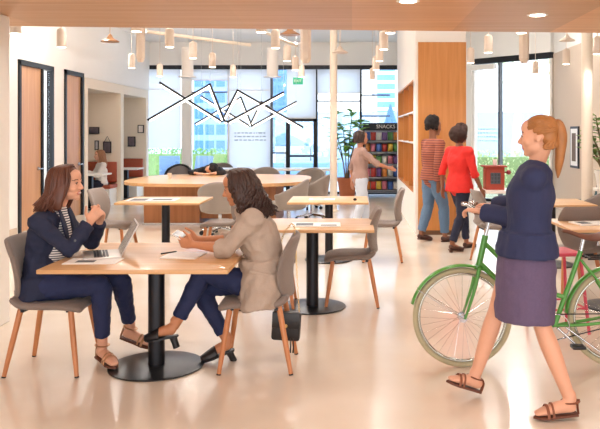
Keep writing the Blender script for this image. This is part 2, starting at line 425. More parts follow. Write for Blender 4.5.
# ceiling conduit
struct('ceiling_pipe', MB().cyl(at(146, 31.5, 12.3), at(250, 45, 14.4), .032), MATS['cream_paint'], True)
struct('ceiling_pipe', MB().cyl(at(262, 31, 11.5), at(297, 46, 13.5), .025), MATS['cream_paint'], True)

# ============================================================ outside
struct('ground_terrace', MB().b2((-60, 18.65, -.25), (60, 200, -.15)), mat('paving', '#d8dade', .8, var=.06, vscale=1))
def hedge(x0, x1, y, h, lab, col, seed):
    rr = random.Random(seed); mb = MB()
    W = x1-x0
    for k in range(int(W*900)):
        p = V((rr.uniform(0, W), rr.uniform(-.35, .35), rr.uniform(.05, h)))
        e = (p.z/h)
        s = rr.uniform(.03, .06); a = V((rr.gauss(0, 1), rr.gauss(0, 1), rr.gauss(0, 1))).normalized(); s1, s2 = frame(a, V((.2, .3, 1)))
        vs = [mb.bm.verts.new(p+s1*s*u+s2*s*.6*w) for u, w in ((-1, 0), (0, -1), (1, 0), (0, 1))]; mb.bm.faces.new(vs)
    o = mb.build('hedge', col, None, False); o.location = (x0, y, -.15)
    bb = MB().b2((0, -.25, 0), (W, .25, h*.85)).build('hedge_core', mat('hedge_inner', '#8fa765', .9), o, False)
    tag(o, lab, 'hedge')
G1 = mat('hedge_leaf', '#86b25e', .7, var=.25, vscale=6); G2 = mat('hedge_leaf_pale', '#dbe6a5', .7, var=.2, vscale=6)
hedge(-6.9, -4.05, 24, 1.2, 'low green hedge outside the back windows at the left', G1, 1)
hedge(3.2, 6.2, 21, 1.2, 'low pale green hedge outside the angled right-hand window', G2, 2)
def tower(name, lab, x0, x1, y, h, wall, band, nx, nz):
    t = thing(name, lab, 'building', ((x0+x1)/2, y, -.2)); hw = (x1-x0)/2
    MB().b2((-hw, 0, 0), (hw, 8, h)).build('wall', wall, t, False)
    g = MB(); dz = h/nz; dx = 2*hw/nx
    for i in range(nz):
        for j in range(nx): g.b2((-hw+j*dx+dx*.1, -.05, i*dz+dz*.22), (-hw+(j+1)*dx-dx*.1, .02, i*dz+dz*.86))
    g.build('window_grid', band, t, False)
BL = mat('blue_glazing', '#4a7fbf', .25); BL2 = mat('blue_pale', '#6f9cc8', .4)
tower('office_tower', 'tall blue-glazed building beyond the back windows', -13.2, -9.6, 60, 16, mat('tower_pale', '#8fb0d4', .5), BL, 4, 12)
tower('office_tower', 'slim blue building seen between the white panel and the terrace door', -7.2, -5.0, 62, 14, mat('tower_blue', '#5b8cc4', .5), BL, 3, 14)
tower('office_tower', 'white and blue striped building above the snack rack', 1.9, 7.5, 60, 12, mat('tower_white', '#e9eef6', .6), BL2, 3, 16)
struct('wall_terrace', MB().b2((-3.2, 30, -.2), (8, 30.3, 2.45)), mat('terrace_wall', '#a9c4de', .7, var=.03))
struct('wall_terrace_low', MB().b2((-3.2, 27, -.2), (3, 27.3, .45)), mat('terrace_low', '#7fa3c6', .7, var=.03))
def parasol(lab, x, y, z, closed):
    p = thing('parasol', lab, 'umbrella', (x, y, -.15))
    MB().cyl((0, 0, 0), (0, 0, z), .03).build('pole', MATS['chrome'], p)
    MB().lathe([(.3, 0), (.3, .06), (.06, .08), (.06, .2)], (0, 0, 0)).build('base', MATS['black_metal'], p)
    c = MB(); n = 16; 
    if closed: prof = [(.03, z+.1), (.12, z-.25), (.24, z-.7), (.3, z-1.0), (.12, z-1.05)]
    else: prof = [(.03, z+.05), (.4, z-.12), (.8, z-.34), (.78, z-.36), (.05, z-.02)]
    rings = [[c.bm.verts.new((r*(1+(.18 if k % 2 else -.12)*(1 if closed else .2))*math.cos(2*PI*k/n), r*(1+(.18 if k % 2 else -.12)*(1 if closed else .2))*math.sin(2*PI*k/n), zz)) for k in range(n)] for r, zz in prof]
    for R1, R2 in zip(rings, rings[1:]):
        for k in range(n): c.bm.faces.new((R1[k], R1[(k+1) % n], R2[(k+1) % n], R2[k]))
    c.bm.faces.new(rings[0]); c.bm.faces.new(rings[-1][::-1])
    c.build('canopy', mat('parasol_blue', '#5d86b8', .8), p, False)
parasol('folded blue parasol outside, rising above the snack rack', (390.5-VX)*26/F_, 26, 2.65, True)
parasol('open blue parasol outside behind the black-framed terrace door', (285-VX)*23/F_, 23, 1.68, False)
def tree(lab, x, y, lean, col, seed):
    rr = random.Random(seed); t = thing('tree', lab, 'tree', (x, y, -.2))
    tr = MB().sweep([(0, 0, 0), (lean*.3, 0, 2), (lean*.6, 0, 4), (lean, .1, 6.5)], [.16, .13, .11, .07], 10, sub=3)
    for k in range(7):
        z = rr.uniform(3.2, 6); a = rr.uniform(0, 6.28); tr.sweep([(lean*z/6.5, 0, z), (lean*z/6.5+.5*math.cos(a), .5*math.sin(a), z+.7), (lean*z/6.5+.9*math.cos(a), .9*math.sin(a), z+1.6)], [.05, .035, .015], 6, sub=2)
    tr.build('trunk', mat('bark_pale', '#e0d0d4', .8, var=.1), t)
    f = MB()
    for k in range(500):
        p = V((lean*.8, 0, 5.6))+V((rr.gauss(0, .8), rr.gauss(0, .8), rr.gauss(0, .7))); s = rr.uniform(.06, .13)
        a = V((rr.gauss(0, 1), rr.gauss(0, 1), rr.gauss(0, 1))).normalized(); s1, s2 = frame(a, V((.2, .3, 1)))
        f.bm.faces.new([f.bm.verts.new(p+s1*s*u+s2*s*.6*w) for u, w in ((-1, 0), (0, -1), (1, 0), (0, 1))])
    f.build('foliage', col, t, False)
tree('pale slanting tree beyond the angled right-hand window', (513-VX)*24/F_, 24, .45, G2, 4)
tree('pale upright tree beyond the angled window, beside the slanting one', (530-VX)*31/F_, 31, .2, G2, 5)
for k, (x, rz, lab) in enumerate(((-5.35, .3, 'grey-blue garden chair outside by the hedge, at the left'), (-4.55, -.4, 'grey-blue garden chair outside by the hedge, at the right'))):
    c = thing('garden_chair', lab, 'chair', (x, 21.2, -.15), rz)
    gm = mat('garden_blue', '#7d97b8', .6)
    MB().box((0, 0, .4), (.6, .6, .06), None, .015).build('seat', gm, c)
    MB().box((0, .3, .72), (.6, .05, .65), Matrix.Rotation(-.25, 3, 'X'), .015).build('backrest', gm, c)
    for sx in (-.27, .27):
        MB().b2((sx-.025, -.27, 0), (sx+.025, -.22, .6)).build('leg', gm, c, False); MB().b2((sx-.025, .22, 0), (sx+.025, .27, .6)).build('leg', gm, c, False)
        MB().b2((sx-.03, -.28, .6), (sx+.03, .28, .63)).build('armrest', gm, c, False)
# ============================================================ café tables
def table(lab, x0, x1, y0, y1, rdisc=.31, group='square pedestal tables', wide=.055, top=.75):
    cx, cy = (x0+x1)/2, (y0+y1)/2
    t = thing('pedestal_table', lab, 'table', (cx, cy, 0), 0, group)
    MB().b2((x0-cx, y0-cy, top-.026), (x1-cx, y1-cy, top), .004).build('tabletop', MATS['table_wood'], t)
    MB().cyl((0, 0, .012), (0, 0, top-.03), wide, seg=28).build('pedestal', MATS['pole_metal'], t)
    MB().lathe([(rdisc-.006, 0), (rdisc, .004), (rdisc, .01), (rdisc-.01, .013), (.06, .016)], (0, 0, 0), 48).build('base_disc', MATS['pole_metal'], t)
    MB().box((0, 0, top-.032), (.34, .34, .012)).build('mounting_plate', MATS['black_metal'], t, False)
    return t
table('light wood pedestal table between the two seated women in front', -1.892, -.742, 4.31, 5.39, .315)
table('light wood pedestal table behind the woman in the beige blazer, magazine on it', -.905, .19, 6.09, 6.92, .3)
table('light wood pedestal table in front of the snack rack, one chair at its right', -.767, .197, 8.5, 9.35, .3, wide=.05)
table('pale pedestal table behind the laptop, with papers spread on it', -2.79, -1.79, 8.43, 9.28, .3, wide=.05)
table('light wood table at the right edge of the picture holding an open white book', 1.86, 2.95, 6.1, 6.9, .3)
table('small wood table behind the woman with the bicycle, in front of the grey tub chair', 1.95, 2.8, 8.2, 9.0, .28)

# ============================================================ upholstered dining chairs with four dowel legs
def make_chair():
    t = thing('dining_chair', 'x', 'chair', (0, 0, 0), 0, 'grey upholstered chairs with wooden legs')
    def seat(u, v):
        x = -.21+.46*u; y = (v-.5)*2
        hw = .215+.018*math.sin(PI*u)
        z = .455-.018*(1-y*y)*math.sin(PI*min(1, u*1.05))-.03*max(0, (u-.72)/.28)**2-.02*abs(y)**4*max(0,(u-.6)/.4)+.05*max(0, (.16-u)/.16)**2
        return (x, y*hw*(1-.16*max(0, (u-.72)/.28)**2), z)
    MB().sheet(seat, 14, 10, lambda u, v: .052 if .06 < v < .94 and u < .97 else .034).build('seat', MATS['gray_fabric'], t, True, 1, None, 180)
    def back(u, v):
        y = (v-.5)*2; z = .478+.41*u
        lean = -.205-.05*math.sin(PI*.5*u)+.03*math.sin(PI*u*1.0)
        lean = -.225+.02*math.sin(PI*u)-.045*u*u
        hw = .15+.085*math.sin(min(1, u*1.6)*PI/2)-.035*max(0, (u-.72)/.28)**2
        return (lean+.07*abs(y)**2.2*math.sin(PI*min(1, .25+u*.6)), y*hw, z)
    MB().sheet(back, 12, 12, lambda u, v: .038 if .02 < v < .98 and u < .97 else .026).build('backrest', MATS['gray_fabric'], t, True, 1, None, 180)
    fr = MB().box((.02, 0, .418), (.33, .035, .02)).box((.165, 0, .418), (.035, .36, .02)).box((-.14, 0, .418), (.035, .36, .02))
    fr.build('seat_frame', MATS['black_metal'], t, False)
    for sx, sy in ((1, 1), (1, -1), (-1, 1), (-1, -1)):
        p0 = V((.17 if sx > 0 else -.15, .16*sy, .435)); p1 = V((.235 if sx > 0 else -.235, .222*sy, .0))
        lg = MB().sweep([p0, p0.lerp(p1, .5), p1], [.019, .0185, .0135], 14, sub=2).build('leg', MATS['leg_wood'], t)
        MB().cyl(p1, p1.lerp(p0, .02), .0145).build('foot_cap', MATS['black_metal'], lg)
    return t
CH = make_chair(); used = [False]
def chair(x, y, rz, lab):
    if not used[0]:
        used[0] = True; CH.location = (x, y, 0); CH.rotation_euler = (0, 0, rz); CH['label'] = lab; return CH
    return dup(CH, (x, y, 0), rz, lab)
chair(-2.0, 4.84, 0.0, 'grey upholstered chair the woman in the navy blazer sits on')
chair(-.63, 4.89, PI, 'grey upholstered chair the woman in the beige blazer sits on')
chair(-.76, 6.58, .03, 'grey upholstered chair mostly hidden behind the woman in the beige blazer')
chair(.0, 6.66, PI, 'empty grey upholstered chair at the right of the table with the magazine')
chair(.38, 8.92, PI-.05, 'empty grey upholstered chair facing the table before the snack rack, near the white wall')
chair(-2.93, 8.85, -.12, 'empty grey upholstered chair behind the clasped hands of the woman in navy')
chair(-1.62, 9.0, PI, 'grey upholstered chair behind the head of the woman in the beige blazer')
chair(1.72, 8.7, .1, 'upholstered chair with wooden legs partly hidden by the walking woman\'s sleeve')
chair(2.12, 6.95, PI*.5+.2, 'upholstered chair tucked behind the table at the right edge')

# ============================================================ boat-shaped meeting table on a panel base
t = thing('meeting_table', 'large light wood meeting table with rounded ends on a wood panel base', 'table', (-2.35, 13.0, 0))
pts = []
for k in range(64):
    a = 2*PI*k/64; c, s = math.cos(a), math.sin(a); e = 2/3.2
    pts.append((1.6*abs(c)**e*(1 if c > 0 else -1), 1.42*abs(s)**e*(1 if s > 0 else -1)))
mb = MB().prism(pts, .70, .75); mb.build('tabletop', MATS['table_wood'], t)
MB().b2((-1.2, -.72, 0), (-.25, .72, .70)).build('base_panel', MATS['base_wood'], t, False)
MB().b2((.25, -.72, 0), (1.05, .72, .70)).build('base_panel', MATS['base_wood'], t, False)
MB().b2((-.25, -.6, .1), (.25, .6, .66)).build('cable_panel', MATS['base_wood'], t, False)
MB().b2((-1.22, -.745, 0), (1.07, -.72, .04)).build('kick_strip', MATS['chrome'], t, False)
t = thing('long_table', 'long white-topped table in front of the back windows', 'table', (-1.9, 16.7, 0))
MB().b2((-1.7, -.4, .71), (1.45, .4, .75), .006).build('tabletop', MATS['white_laminate'], t)
for x in (-1.5, 1.25):
    for y in (-.33, .33): MB().b2((x-.03, y-.03, 0), (x+.03, y+.03, .71)).build('leg', MATS['white_laminate'], t, False)

# ============================================================ swivel tub armchairs
def make_arm(fab):
    t = thing('tub_armchair', 'x', 'chair', (0, 0, 0), 0, 'beige swivel armchairs around the meeting table')
    def shell(u, v):
        a = (v-.5)*2*rad(128); zt = .60+.24*(math.cos(a*.72) if abs(a) < 2.2 else 0)**1.5
        z = .36+(zt-.36)*u; r = .255+.05*u
        return (-r*math.cos(a)*1.0+.0, r*math.sin(a)*1.06, z)
    MB().sheet(shell, 6, 28, .05).build('shell_back', fab, t, True, 1, None, 180)
    MB().lathe([(.22, .34), (.275, .36), (.29, .42), (.27, .47), (.18, .485)], (0.02, 0, 0), 32).build('seat', fab, t)
    MB().cyl((0, 0, .1), (0, 0, .35), .03).build('post', MATS['chrome'], t)
    st = MB()
    for k in range(5):
        a = 2*PI*k/5+.3; st.sweep([(.02*math.cos(a), .02*math.sin(a), .11), (.28*math.cos(a), .28*math.sin(a), .075)], [.022, .013], 8)
    st.build('star_base', MATS['chrome'], t)
    for k in range(5):
        a = 2*PI*k/5+.3; MB().cyl((.28*math.cos(a)-.02*math.sin(a), .28*math.sin(a)+.02*math.cos(a), .033), (.28*math.cos(a)+.02*math.sin(a), .28*math.sin(a)-.02*math.cos(a), .033), .033).build('caster', MATS['black_metal'], t)
    return t
ARM = make_arm(MATS['beige_fabric']); ua = [False]
def armc(x, y, rz, lab):
    if not ua[0]:
        ua[0] = True; ARM.location = (x, y, 0); ARM.rotation_euler = (0, 0, rz); ARM['label'] = lab; return ARM
    return dup(ARM, (x, y, 0), rz, lab)
armc((220-VX)*11.1/F_, 11.1, PI/2+.1, 'beige tub armchair at the near side of the meeting table, beside the dark-haired woman\'s face')
armc((289-VX)*11.6/F_, 11.6, PI*.97, 'beige tub armchair at the right end of the meeting table, nearer of two')
armc((312-VX)*12.9/F_, 12.9, PI*.95, 'beige tub armchair at the right end of the meeting table, farther of two')
armc((308-VX)*14.8/F_, 14.9, -PI*.6, 'beige tub armchair at the far right corner of the meeting table')
armc((264-VX)*15.2/F_, 15.3, -PI/2, 'beige tub armchair at the far side of the meeting table, above the brown-haired woman')
armc((220-VX)*17.6/F_, 17.6, -PI/2, 'pale armchair behind the person slumped on the meeting table')
x = thing('mesh_chair', 'dark mesh-backed chair at the far left side of the meeting table', 'chair', ((177-VX)*14.9/F_, 14.9, 0), -PI/2)
def bk(u, v):
    y = (v-.5)*2; return (-.24+.1*y*y-.05*u, .3*y*(1-.55*max(0, u-.35)**2), .5+.40*u-.09*y*y*u)
MB().sheet(bk, 8, 10, .03).build('backrest', MATS['mesh_fabric'], x, True, 1, None, 180)
rim = [bk(0, 0)]+[bk(i/6, 0) for i in range(1, 7)]+[bk(1, j/8) for j in range(1, 9)]+[bk(1-i/6, 1) for i in range(1, 7)]
MB().sweep(rim, .025, 8, V((1, 0, 0))).build('back_frame', MATS['black_metal'], x)
MB().lathe([(.2, .42), (.27, .44), (.27, .48), (.2, .5)], (0, 0, 0)).build('seat', MATS['mesh_fabric'], x)
MB().cyl((0, 0, .05), (0, 0, .42), .03).build('post', MATS['black_metal'], x)
MB().lathe([(.28, 0), (.28, .02), (.05, .05)], (0, 0, 0)).build('base', MATS['black_metal'], x)

# right-hand chairs
gch = dup(ARM, ((596-VX)*9.3/F_, 9.25, 0), PI+.25, 'grey-brown tub chair at the right edge, behind the small wood table', 'tub chairs at the right')
gch['group'] = 'tub chairs at the right'
for c in gch.children:
    if c.name.startswith(('shell', 'seat')):
        c.data = c.data.copy(); c.data.materials[0] = MATS['gray_fabric']
t = thing('lounge_chair', 'teal high-backed lounge chair at the right edge under the plant', 'chair', (3.8, 11.7, 0), PI*.93)
TE = mat('teal_fabric', '#4f6a70', .9, var=.1, vscale=60)
def lb(u, v):
    y = (v-.5)*2; return (-.3+.16*y*y-.12*u, .34*y*(1-.2*u*u), .38+.66*u-.08*abs(y)**3*u)
MB().sheet(lb, 10, 12, .06).build('backrest', TE, t, True, 1, None, 180)
MB().box((.02, 0, .4), (.6, .62, .14), None, .04).build('seat', TE, t)
for sx in (-.2, .25):
    for sy in (-.25, .25): MB().cyl((sx, sy, .34), (sx*1.15, sy*1.1, 0), .018, .013).build('leg', MATS['black_metal'], t)
st = thing('bar_stool', 'pink-red metal stool seen behind the walking woman\'s skirt', 'stool', ((557-VX)*5.75/F_, 5.75, 0), .2)
RD = mat('pink_red_metal', '#c8475c', .45)
MB().box((0, 0, .62), (.3, .3, .03), None, .012).build('seat', RD, st)
for sx in (-1, 1):
    for sy in (-1, 1): MB().cyl((.13*sx, .13*sy, .61), (.18*sx, .18*sy, 0), .013).build('leg', RD, st)
MB().sweep([(-.165, -.165, .2), (.165, -.165, .2), (.165, .165, .2), (-.165, .165, .2)], .008, 8, V((0, 0, 1)), closed=True).build('footrest', RD, st)

# white side counter with the red box
t = thing('side_table', 'long white side table under the right-hand window holding the red box', 'table', (2.05, 10.6, 0))
MB().b2((-.45, -.3, .70), (.75, .3, .74), .006).build('tabletop', MATS['white_laminate'], t)
for sx in (-.4, .7):
    for sy in (-.25, .25): MB().b2((sx-.02, sy-.02, 0), (sx+.02, sy+.02, .70)).build('leg', MATS['white_laminate'], t, False)
t = thing('red_box', 'red wooden box with a dark barred window and flat lid on the white table', 'box', (2.09, 10.62, .74))
RB = mat('red_wood', '#a23b26', .55, var=.08, vscale=10)
MB().b2((-.135, -.12, 0), (.135, .12, .33), .004).build('body', RB, t)
MB().b2((-.17, -.15, .33), (.17, .15, .352), .004).build('lid', RB, t)
MB().b2((-.07, -.128, .09), (.075, -.118, .25)).build('dark_window', mat('dark_pane', '#23242b', .3), t, False)
g = MB()
for k in range(4): g.b2((-.07+.0453*k, -.134, .09), (-.061+.0453*k, -.126, .25))
for k in range(4): g.b2((-.07, -.134, .088+.051*k), (.075, -.126, .096+.051*k))
g.build('window_bars', mat('bar_grey', '#4a4c55', .4), t, False)
MB().cyl((.135, 0, .25), (.20, 0, .25), .012).ell((.22, 0, .25), .035).build('knob', mat('knob_red', '#8e2438', .4), t)
tag(MB().lathe([(.025, 0), (.035, .02), (.03, .07), (.034, .09)], (2.11, 10.62, 1.092), 16).build('cup', MATS['paper']), 'small white cup standing on top of the red wooden box', 'cup')
# ============================================================ alcove benches and pictures
def bench(lab, y):
    t = thing('bench', lab, 'bench', (-5.75, y, 0), 0, 'red upholstered alcove benches')
    MB().b2((-.6, -.5, 0), (.5, 0, .36)).build('base', MATS['white_laminate'], t, False)
    MB().b2((-.6, -.52, .36), (.52, -.02, .44), .015).build('seat', MATS['red_upholstery'], t)
    MB().box((-.04, -.05, .70), (1.1, .08, .46), None, .015).build('backrest', MATS['red_upholstery'], t)
    return t
bench('red bench the woman in the white top sits on in the nearer alcove', 16.08)
bench('red bench against the end of the farther alcove', 18.08)
def alc_table(lab, y):
    t = thing('booth_table', lab, 'table', (-5.55, y, 0), 0, 'alcove tables')
    MB().b2((-.45, -.3, .70), (.5, .3, .735), .006).build('tabletop', MATS['white_laminate'], t)
    MB().b2((.1, -.05, 0), (.2, .05, .70)).build('pedestal', MATS['black_metal'], t, False)
    MB().b2((-.1, -.25, 0), (.4, .25, .02)).build('base', MATS['black_metal'], t, False)
alc_table('white booth table in front of the woman in the nearer alcove', 14.85)
alc_table('white booth table in the farther alcove', 17.2)
def pic(name, lab, x0, x1, y0, y1, d, art, wall='Y', hang=False):
    c = at((x0+x1)/2, (y0+y1)/2, d); w = (x1-x0)*d/F_; h = (y1-y0)*d/F_
    t = thing(name, lab, 'picture', (c.x, d, c.z-h/2), 0, 'pictures in the alcoves')
    fr = MB(); q = .018
    fr.b2((-w/2, -.03, 0), (w/2, -.002, q)).b2((-w/2, -.03, h-q), (w/2, -.002, h)).b2((-w/2, -.03, 0), (-w/2+q, -.002, h)).b2((w/2-q, -.03, 0), (w/2, -.002, h))
    fr.build('picture_frame', MATS['black_metal'], t, False)
    MB().b2((-w/2+q, -.016, q), (w/2-q, -.004, h-q)).build('picture_sheet', art, t, False)
    if hang: MB().sweep([(-w*.35, -.016, h), (0, -.012, h+.12), (w*.35, -.016, h)], .006, 6).build('hanging_cord', MATS['black_metal'], t)
ART = mat('art_dark', '#5d5560', .6, var=.5, vscale=14); ART2 = mat('art_pale', '#c9c4c6', .6, var=.25, vscale=16)
pic('picture', 'dark framed picture high in the nearer alcove', 89.5, 99.5, 127, 134, 16.08, ART)
pic('picture', 'dark framed picture on a cord above the alcove woman\'s head', 103.5, 111.5, 141.5, 153, 16.08, ART, hang=True)
pic('picture', 'small pale print in the nearer alcove, below the high dark picture', 95, 99, 140.5, 150, 16.08, ART2)
pic('picture', 'dark picture in the farther alcove', 128, 135.5, 136.5, 146.5, 18.08, ART)
pic('wall_plaque', 'square white plaque in the farther alcove beside the dark picture', 138, 144, 125, 133, 18.08, mat('plaque', '#efe6e0', .5))
t = thing('picture', 'tall dark-framed picture with white mount on the beige right-hand wall', 'picture', (4.3, 13.85, 1.57-35*13.85/F_))
h = .80; w = .5
MB().b2((-.03, -w/2, 0), (-.002, w/2, h)).build('picture_frame', MATS['black_metal'], t, False)
MB().b2((-.034, -w/2+.045, .045), (-.028, w/2-.045, h-.045)).build('mount', MATS['paper'], t, False)
MB().b2((-.038, -w/2+.13, .13), (-.032, w/2-.13, h-.13)).build('picture_sheet', mat('art_brown', '#6a5648', .6, var=.4, vscale=9), t, False)

# ============================================================ cylinder pendants in rows
def make_pend():
    t = thing('pendant_lamp', 'x', 'lamp', (0, 0, 0), 0, 'cylinder pendant lamps')
    MB().lathe([(.052, 0), (.056, .004), (.056, .19), (.05, .215), (.02, .235), (.008, .24)], (0, 0, 0), 28).build('lamp_shade', MATS['lamp_shade'], t)
    MB().lathe([(.047, -.004), (.05, 0), (.05, .006)], (0, 0, 0), 28).build('bulb', MATS['lamp_glow'], t)
    MB().cyl((0, 0, .235), (0, 0, CZ-2.62-.02), .0045, seg=8).build('stem', MATS['lamp_shade'], t)
    MB().lathe([(.045, CZ-2.62-.02), (.045, CZ-2.62)], (0, 0, 0), 20).build('ceiling_rose', MATS['lamp_shade'], t)
    return t
PD = make_pend(); up = [False]
def spot(p, power, size=rad(150), col=(1, .94, .87), r=.09, blend=.6):
    l = bpy.data.lights.new('lamp_light', 'SPOT'); l.energy = power; l.color = col; l.spot_size = size; l.spot_blend = blend; l.shadow_soft_size = r
    o = bpy.data.objects.new('lamp_light', l); COL.objects.link(o); o.location = p; return o
rows = [(-3.55, 'row beside the wall of doors', (7.6, 8.8, 11.6, 13.3)), (-2.23, 'row over the left-hand tables', (7.45, 8.8, 10.1, 11.5, 13.5)),
        (-.945, 'row over the middle tables', (7.5, 8.9, 10.5, 12.0, 13.5)), (.40, 'row running beside the bookshelf wall', (7.56, 9.05, 10.5, 12.0, 14.2)),
        (1.78, 'row just right of the wood-clad wall', (7.56, 9.4, 10.8)), (3.26, 'row nearest the right-hand wall', (9.57, 10.96, 12.8))]
for x, rn, ys in rows:
    for i, y in enumerate(ys):
        ordn = 'nearest' if i == 0 else 'farthest' if i == len(ys)-1 else ('second', 'third', 'fourth')[i-1]
        lab = 'beige cylinder pendant lamp, %s in the %s' % (ordn, rn)
        if not up[0]: up[0] = True; PD.location = (x, y, 2.62); PD['label'] = lab
        else: dup(PD, (x, y, 2.62), 0, lab)
        near_clad = x > 1.5 and x < 2 and y > 10
        spot((x, y, 2.60), LAMP_W*(.3 if near_clad else 1), rad(70) if near_clad else rad(150))
# long baffles and white flanged drums
for px, py, d, w, lab in ((140.5, 62, 9.0, 9, 'long beige hexagonal drum lamp at the left, above the alcoves'), (305.7, 63, 9.0, 10.5, 'long beige hexagonal drum lamp over the middle tables'), (524, 63, 9.0, 10, 'long beige hexagonal drum lamp at the right, before the angled window')):
    p = at(px, py, d); r = w*d/F_/2
    t = thing('drum_lamp', lab, 'lamp', p, 0, 'long hexagonal drum lamps')
    MB().lathe([(r*.6, 0), (r, .05), (r, .75), (r*.6, .8)], (0, 0, 0), 6).build('lamp_shade', MATS['lamp_shade'], t, False)
    MB().cyl((0, 0, .8), (0, 0, CZ-p.z), .006).build('stem', MATS['lamp_shade'], t)
for px, d, lab in ((187.5, 15.5, 'wide white flanged drum lamp near the back windows, left of two'), (272.5, 15.5, 'wide white flanged drum lamp near the back windows, right of two')):
    p = at(px, 77.5, d)
    t = thing('drum_lamp', lab, 'lamp', p, 0, 'wide white flanged drum lamps')
    MB().lathe([(.19, 0), (.19, .025), (.125, .035), (.125, .62), (.1, .65)], (0, 0, 0), 32).build('lamp_shade', MATS['white_laminate'], t)
    MB().cyl((0, 0, .65), (0, 0, CZ-p.z), .008).build('stem', MATS['white_laminate'], t)
for px, py, d, lab in ((110, 42, 11, 'small brass cone pendant high by the wall of doors'), (340, 53, 12, 'small cone pendant above the potted plant'), (567, 41, 12.5, 'small disc pendant high at the right by the beige wall'), (290, 35, 9.8, 'flat disc pendant close to the ceiling over the middle tables')):
    p = at(px, py, d); t = thing('cone_pendant', lab, 'lamp', p, 0, 'small cone pendants')
    MB().lathe([(.135, 0), (.14, .01), (.05, .06), (.03, .1), (.012, .12)], (0, 0, 0), 28).build('lamp_shade', MATS['copper' if px in (110, 290) else 'lamp_shade'], t)
    MB().cyl((0, 0, .11), (0, 0, CZ-p.z), .008).build('stem', MATS['lamp_shade'], t)
# recessed downlights in the wood soffit
for k, (x, y, lab) in enumerate(((1.52, 5.9, 'recessed downlight in the wood ceiling at the right'), (.41, 5.28, 'recessed downlight in the wood ceiling at the top edge of the picture'))):
    t = thing('downlight', lab, 'lamp', (x, y, 2.54), 0, 'recessed downlights')
    MB().lathe([(.085, -.006), (.085, 0), (.06, .001)], (0, 0, 0), 32).build('trim_ring', MATS['white_laminate'], t)
    MB().lathe([(.06, -.009), (.062, -.005)], (0, 0, 0), 28).build('bulb', MATS['lamp_glow'], t)
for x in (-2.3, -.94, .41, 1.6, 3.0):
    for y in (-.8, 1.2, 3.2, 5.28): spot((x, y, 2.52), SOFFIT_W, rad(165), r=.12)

# ============================================================ zigzag LED pendants
def zig(lab, d, lines, zc=None):
    P = [[at(x, y, d+o) for x, y in ln] for ln, o in lines]
    cx = sum(p.x for l in P for p in l)/sum(len(l) for l in P)
    t = thing('zigzag_pendant', lab, 'lamp', (cx, d, min(p.z for l in P for p in l)), 0, 'zigzag light fixtures')
    o0 = t.location.copy()
    for ln in P:
        for a, b in zip(ln, ln[1:]):
            dv = (b-a); n = V((-dv.z, 0, dv.x)).normalized()
            if n.z < 0: n = -n
            Rm = Matrix((dv.normalized(), V((0, 1, 0)), dv.normalized().cross(V((0, 1, 0))))).transposed()
            MB().box((a+b)/2, (dv.length+.02, .045, .03), Rm).build('bar', MATS['black_metal'], t, False, off=o0)
            MB().box((a+b)/2-n*.025, (dv.length-.03, .036, .022), Rm).build('light_strip', MATS['led_strip'], t, False, off=o0)
        for p in ln:
            if p.z >= max(q.z for q in ln)-.12: MB().cyl(p, (p.x, p.y, CZ), .002, seg=6).build('suspension_wire', MATS['chrome'], t, off=o0)
def zp(*pts): return [(130+x/3.158, 20+y/3.158) for x, y in pts]
zig('larger zigzag light fixture of black bars with glowing strips, nearer of two', 10.6, [(zp((58, 315), (253, 203), (298, 318), (310, 322), (485, 228)), 0), (zp((95, 198), (290, 320), (340, 222), (545, 338)), .16)])
zig('smaller-looking zigzag light fixture of black bars, farther of two', 13.8, [(zp((205, 328), (350, 245), (385, 335), (525, 258)), 0), (zp((225, 240), (378, 335), (415, 258), (510, 325)), .16)])

# exit sign
p = at(298, 81, 14.5); t = thing('exit_sign', 'small green exit sign hanging below the pendants', 'sign', p)
MB().b2((-.1, -.012, -.07), (.1, .012, .07), .004).build('sign_plate', mat('exit_green', '#2f9f78', .5, emit=.5), t)
MB().cyl((0, 0, .07), (0, 0, CZ-p.z), .006).build('stem', MATS['chrome'], t)
def text(s, size, loc, m, parent, name='lettering', depth=.002, rot=(PI/2, 0, 0), align='CENTER'):
    c = bpy.data.curves.new('txt', 'FONT'); c.body = s; c.size = size; c.align_x = align; c.align_y = 'CENTER'; c.extrude = depth
    o = bpy.data.objects.new('txt', c); COL.objects.link(o)
    dg = bpy.context.evaluated_depsgraph_get(); dg.update(); me = bpy.data.meshes.new_from_object(o.evaluated_get(dg)); bpy.data.objects.remove(o)
    me.materials.clear()
    r = link(name, me, m, parent, False); r.location = loc; r.rotation_euler = rot; return r
text('EXIT', .075, (0, -.015, 0), MATS['paper'], t)

# ============================================================ snack rack
SY = 18.0; sx0, sx1 = at(363.5, 0, SY).x, at(363.5, 0, SY).x+1.05
hh = EYE+10*SY/F_
t = thing('snack_rack', 'black snack rack with a header sign beside the white bookshelf wall', 'rack', ((sx0+sx1)/2, SY, 0)); W2 = (sx1-sx0)/2
fr = MB()
for sx in (-W2, W2): fr.b2((sx-.02, -.2, 0), (sx+.02, -.16, hh-.18)).b2((sx-.02, .2, 0), (sx+.02, .24, hh-.18)).b2((sx-.015, -.2, .05), (sx+.015, .24, .09))
MB().b2((-W2, .2, .05), (W2, .215, hh-.16)).build('back_panel', mat('rack_grey', '#c4c3cf', .6), t, False); fr.build('rack_frame', MATS['black_metal'], t, False)
MB().b2((-W2-.03, -.23, hh-.19), (W2+.03, -.17, hh)).build('header_sign', MATS['black_metal'], t, False)
text('SNACKS', .125, (.02, -.235, hh-.095), MATS['paper'], t, depth=.004)
lv = [.14, .46, .78, 1.08, 1.36]
for z in lv:
    MB().b2((-W2, -.18, z-.012), (W2, .2, z)).b2((-W2, -.2, z-.02), (W2, -.18, z+.035)).build('shelf', MATS['black_metal'], t, False)
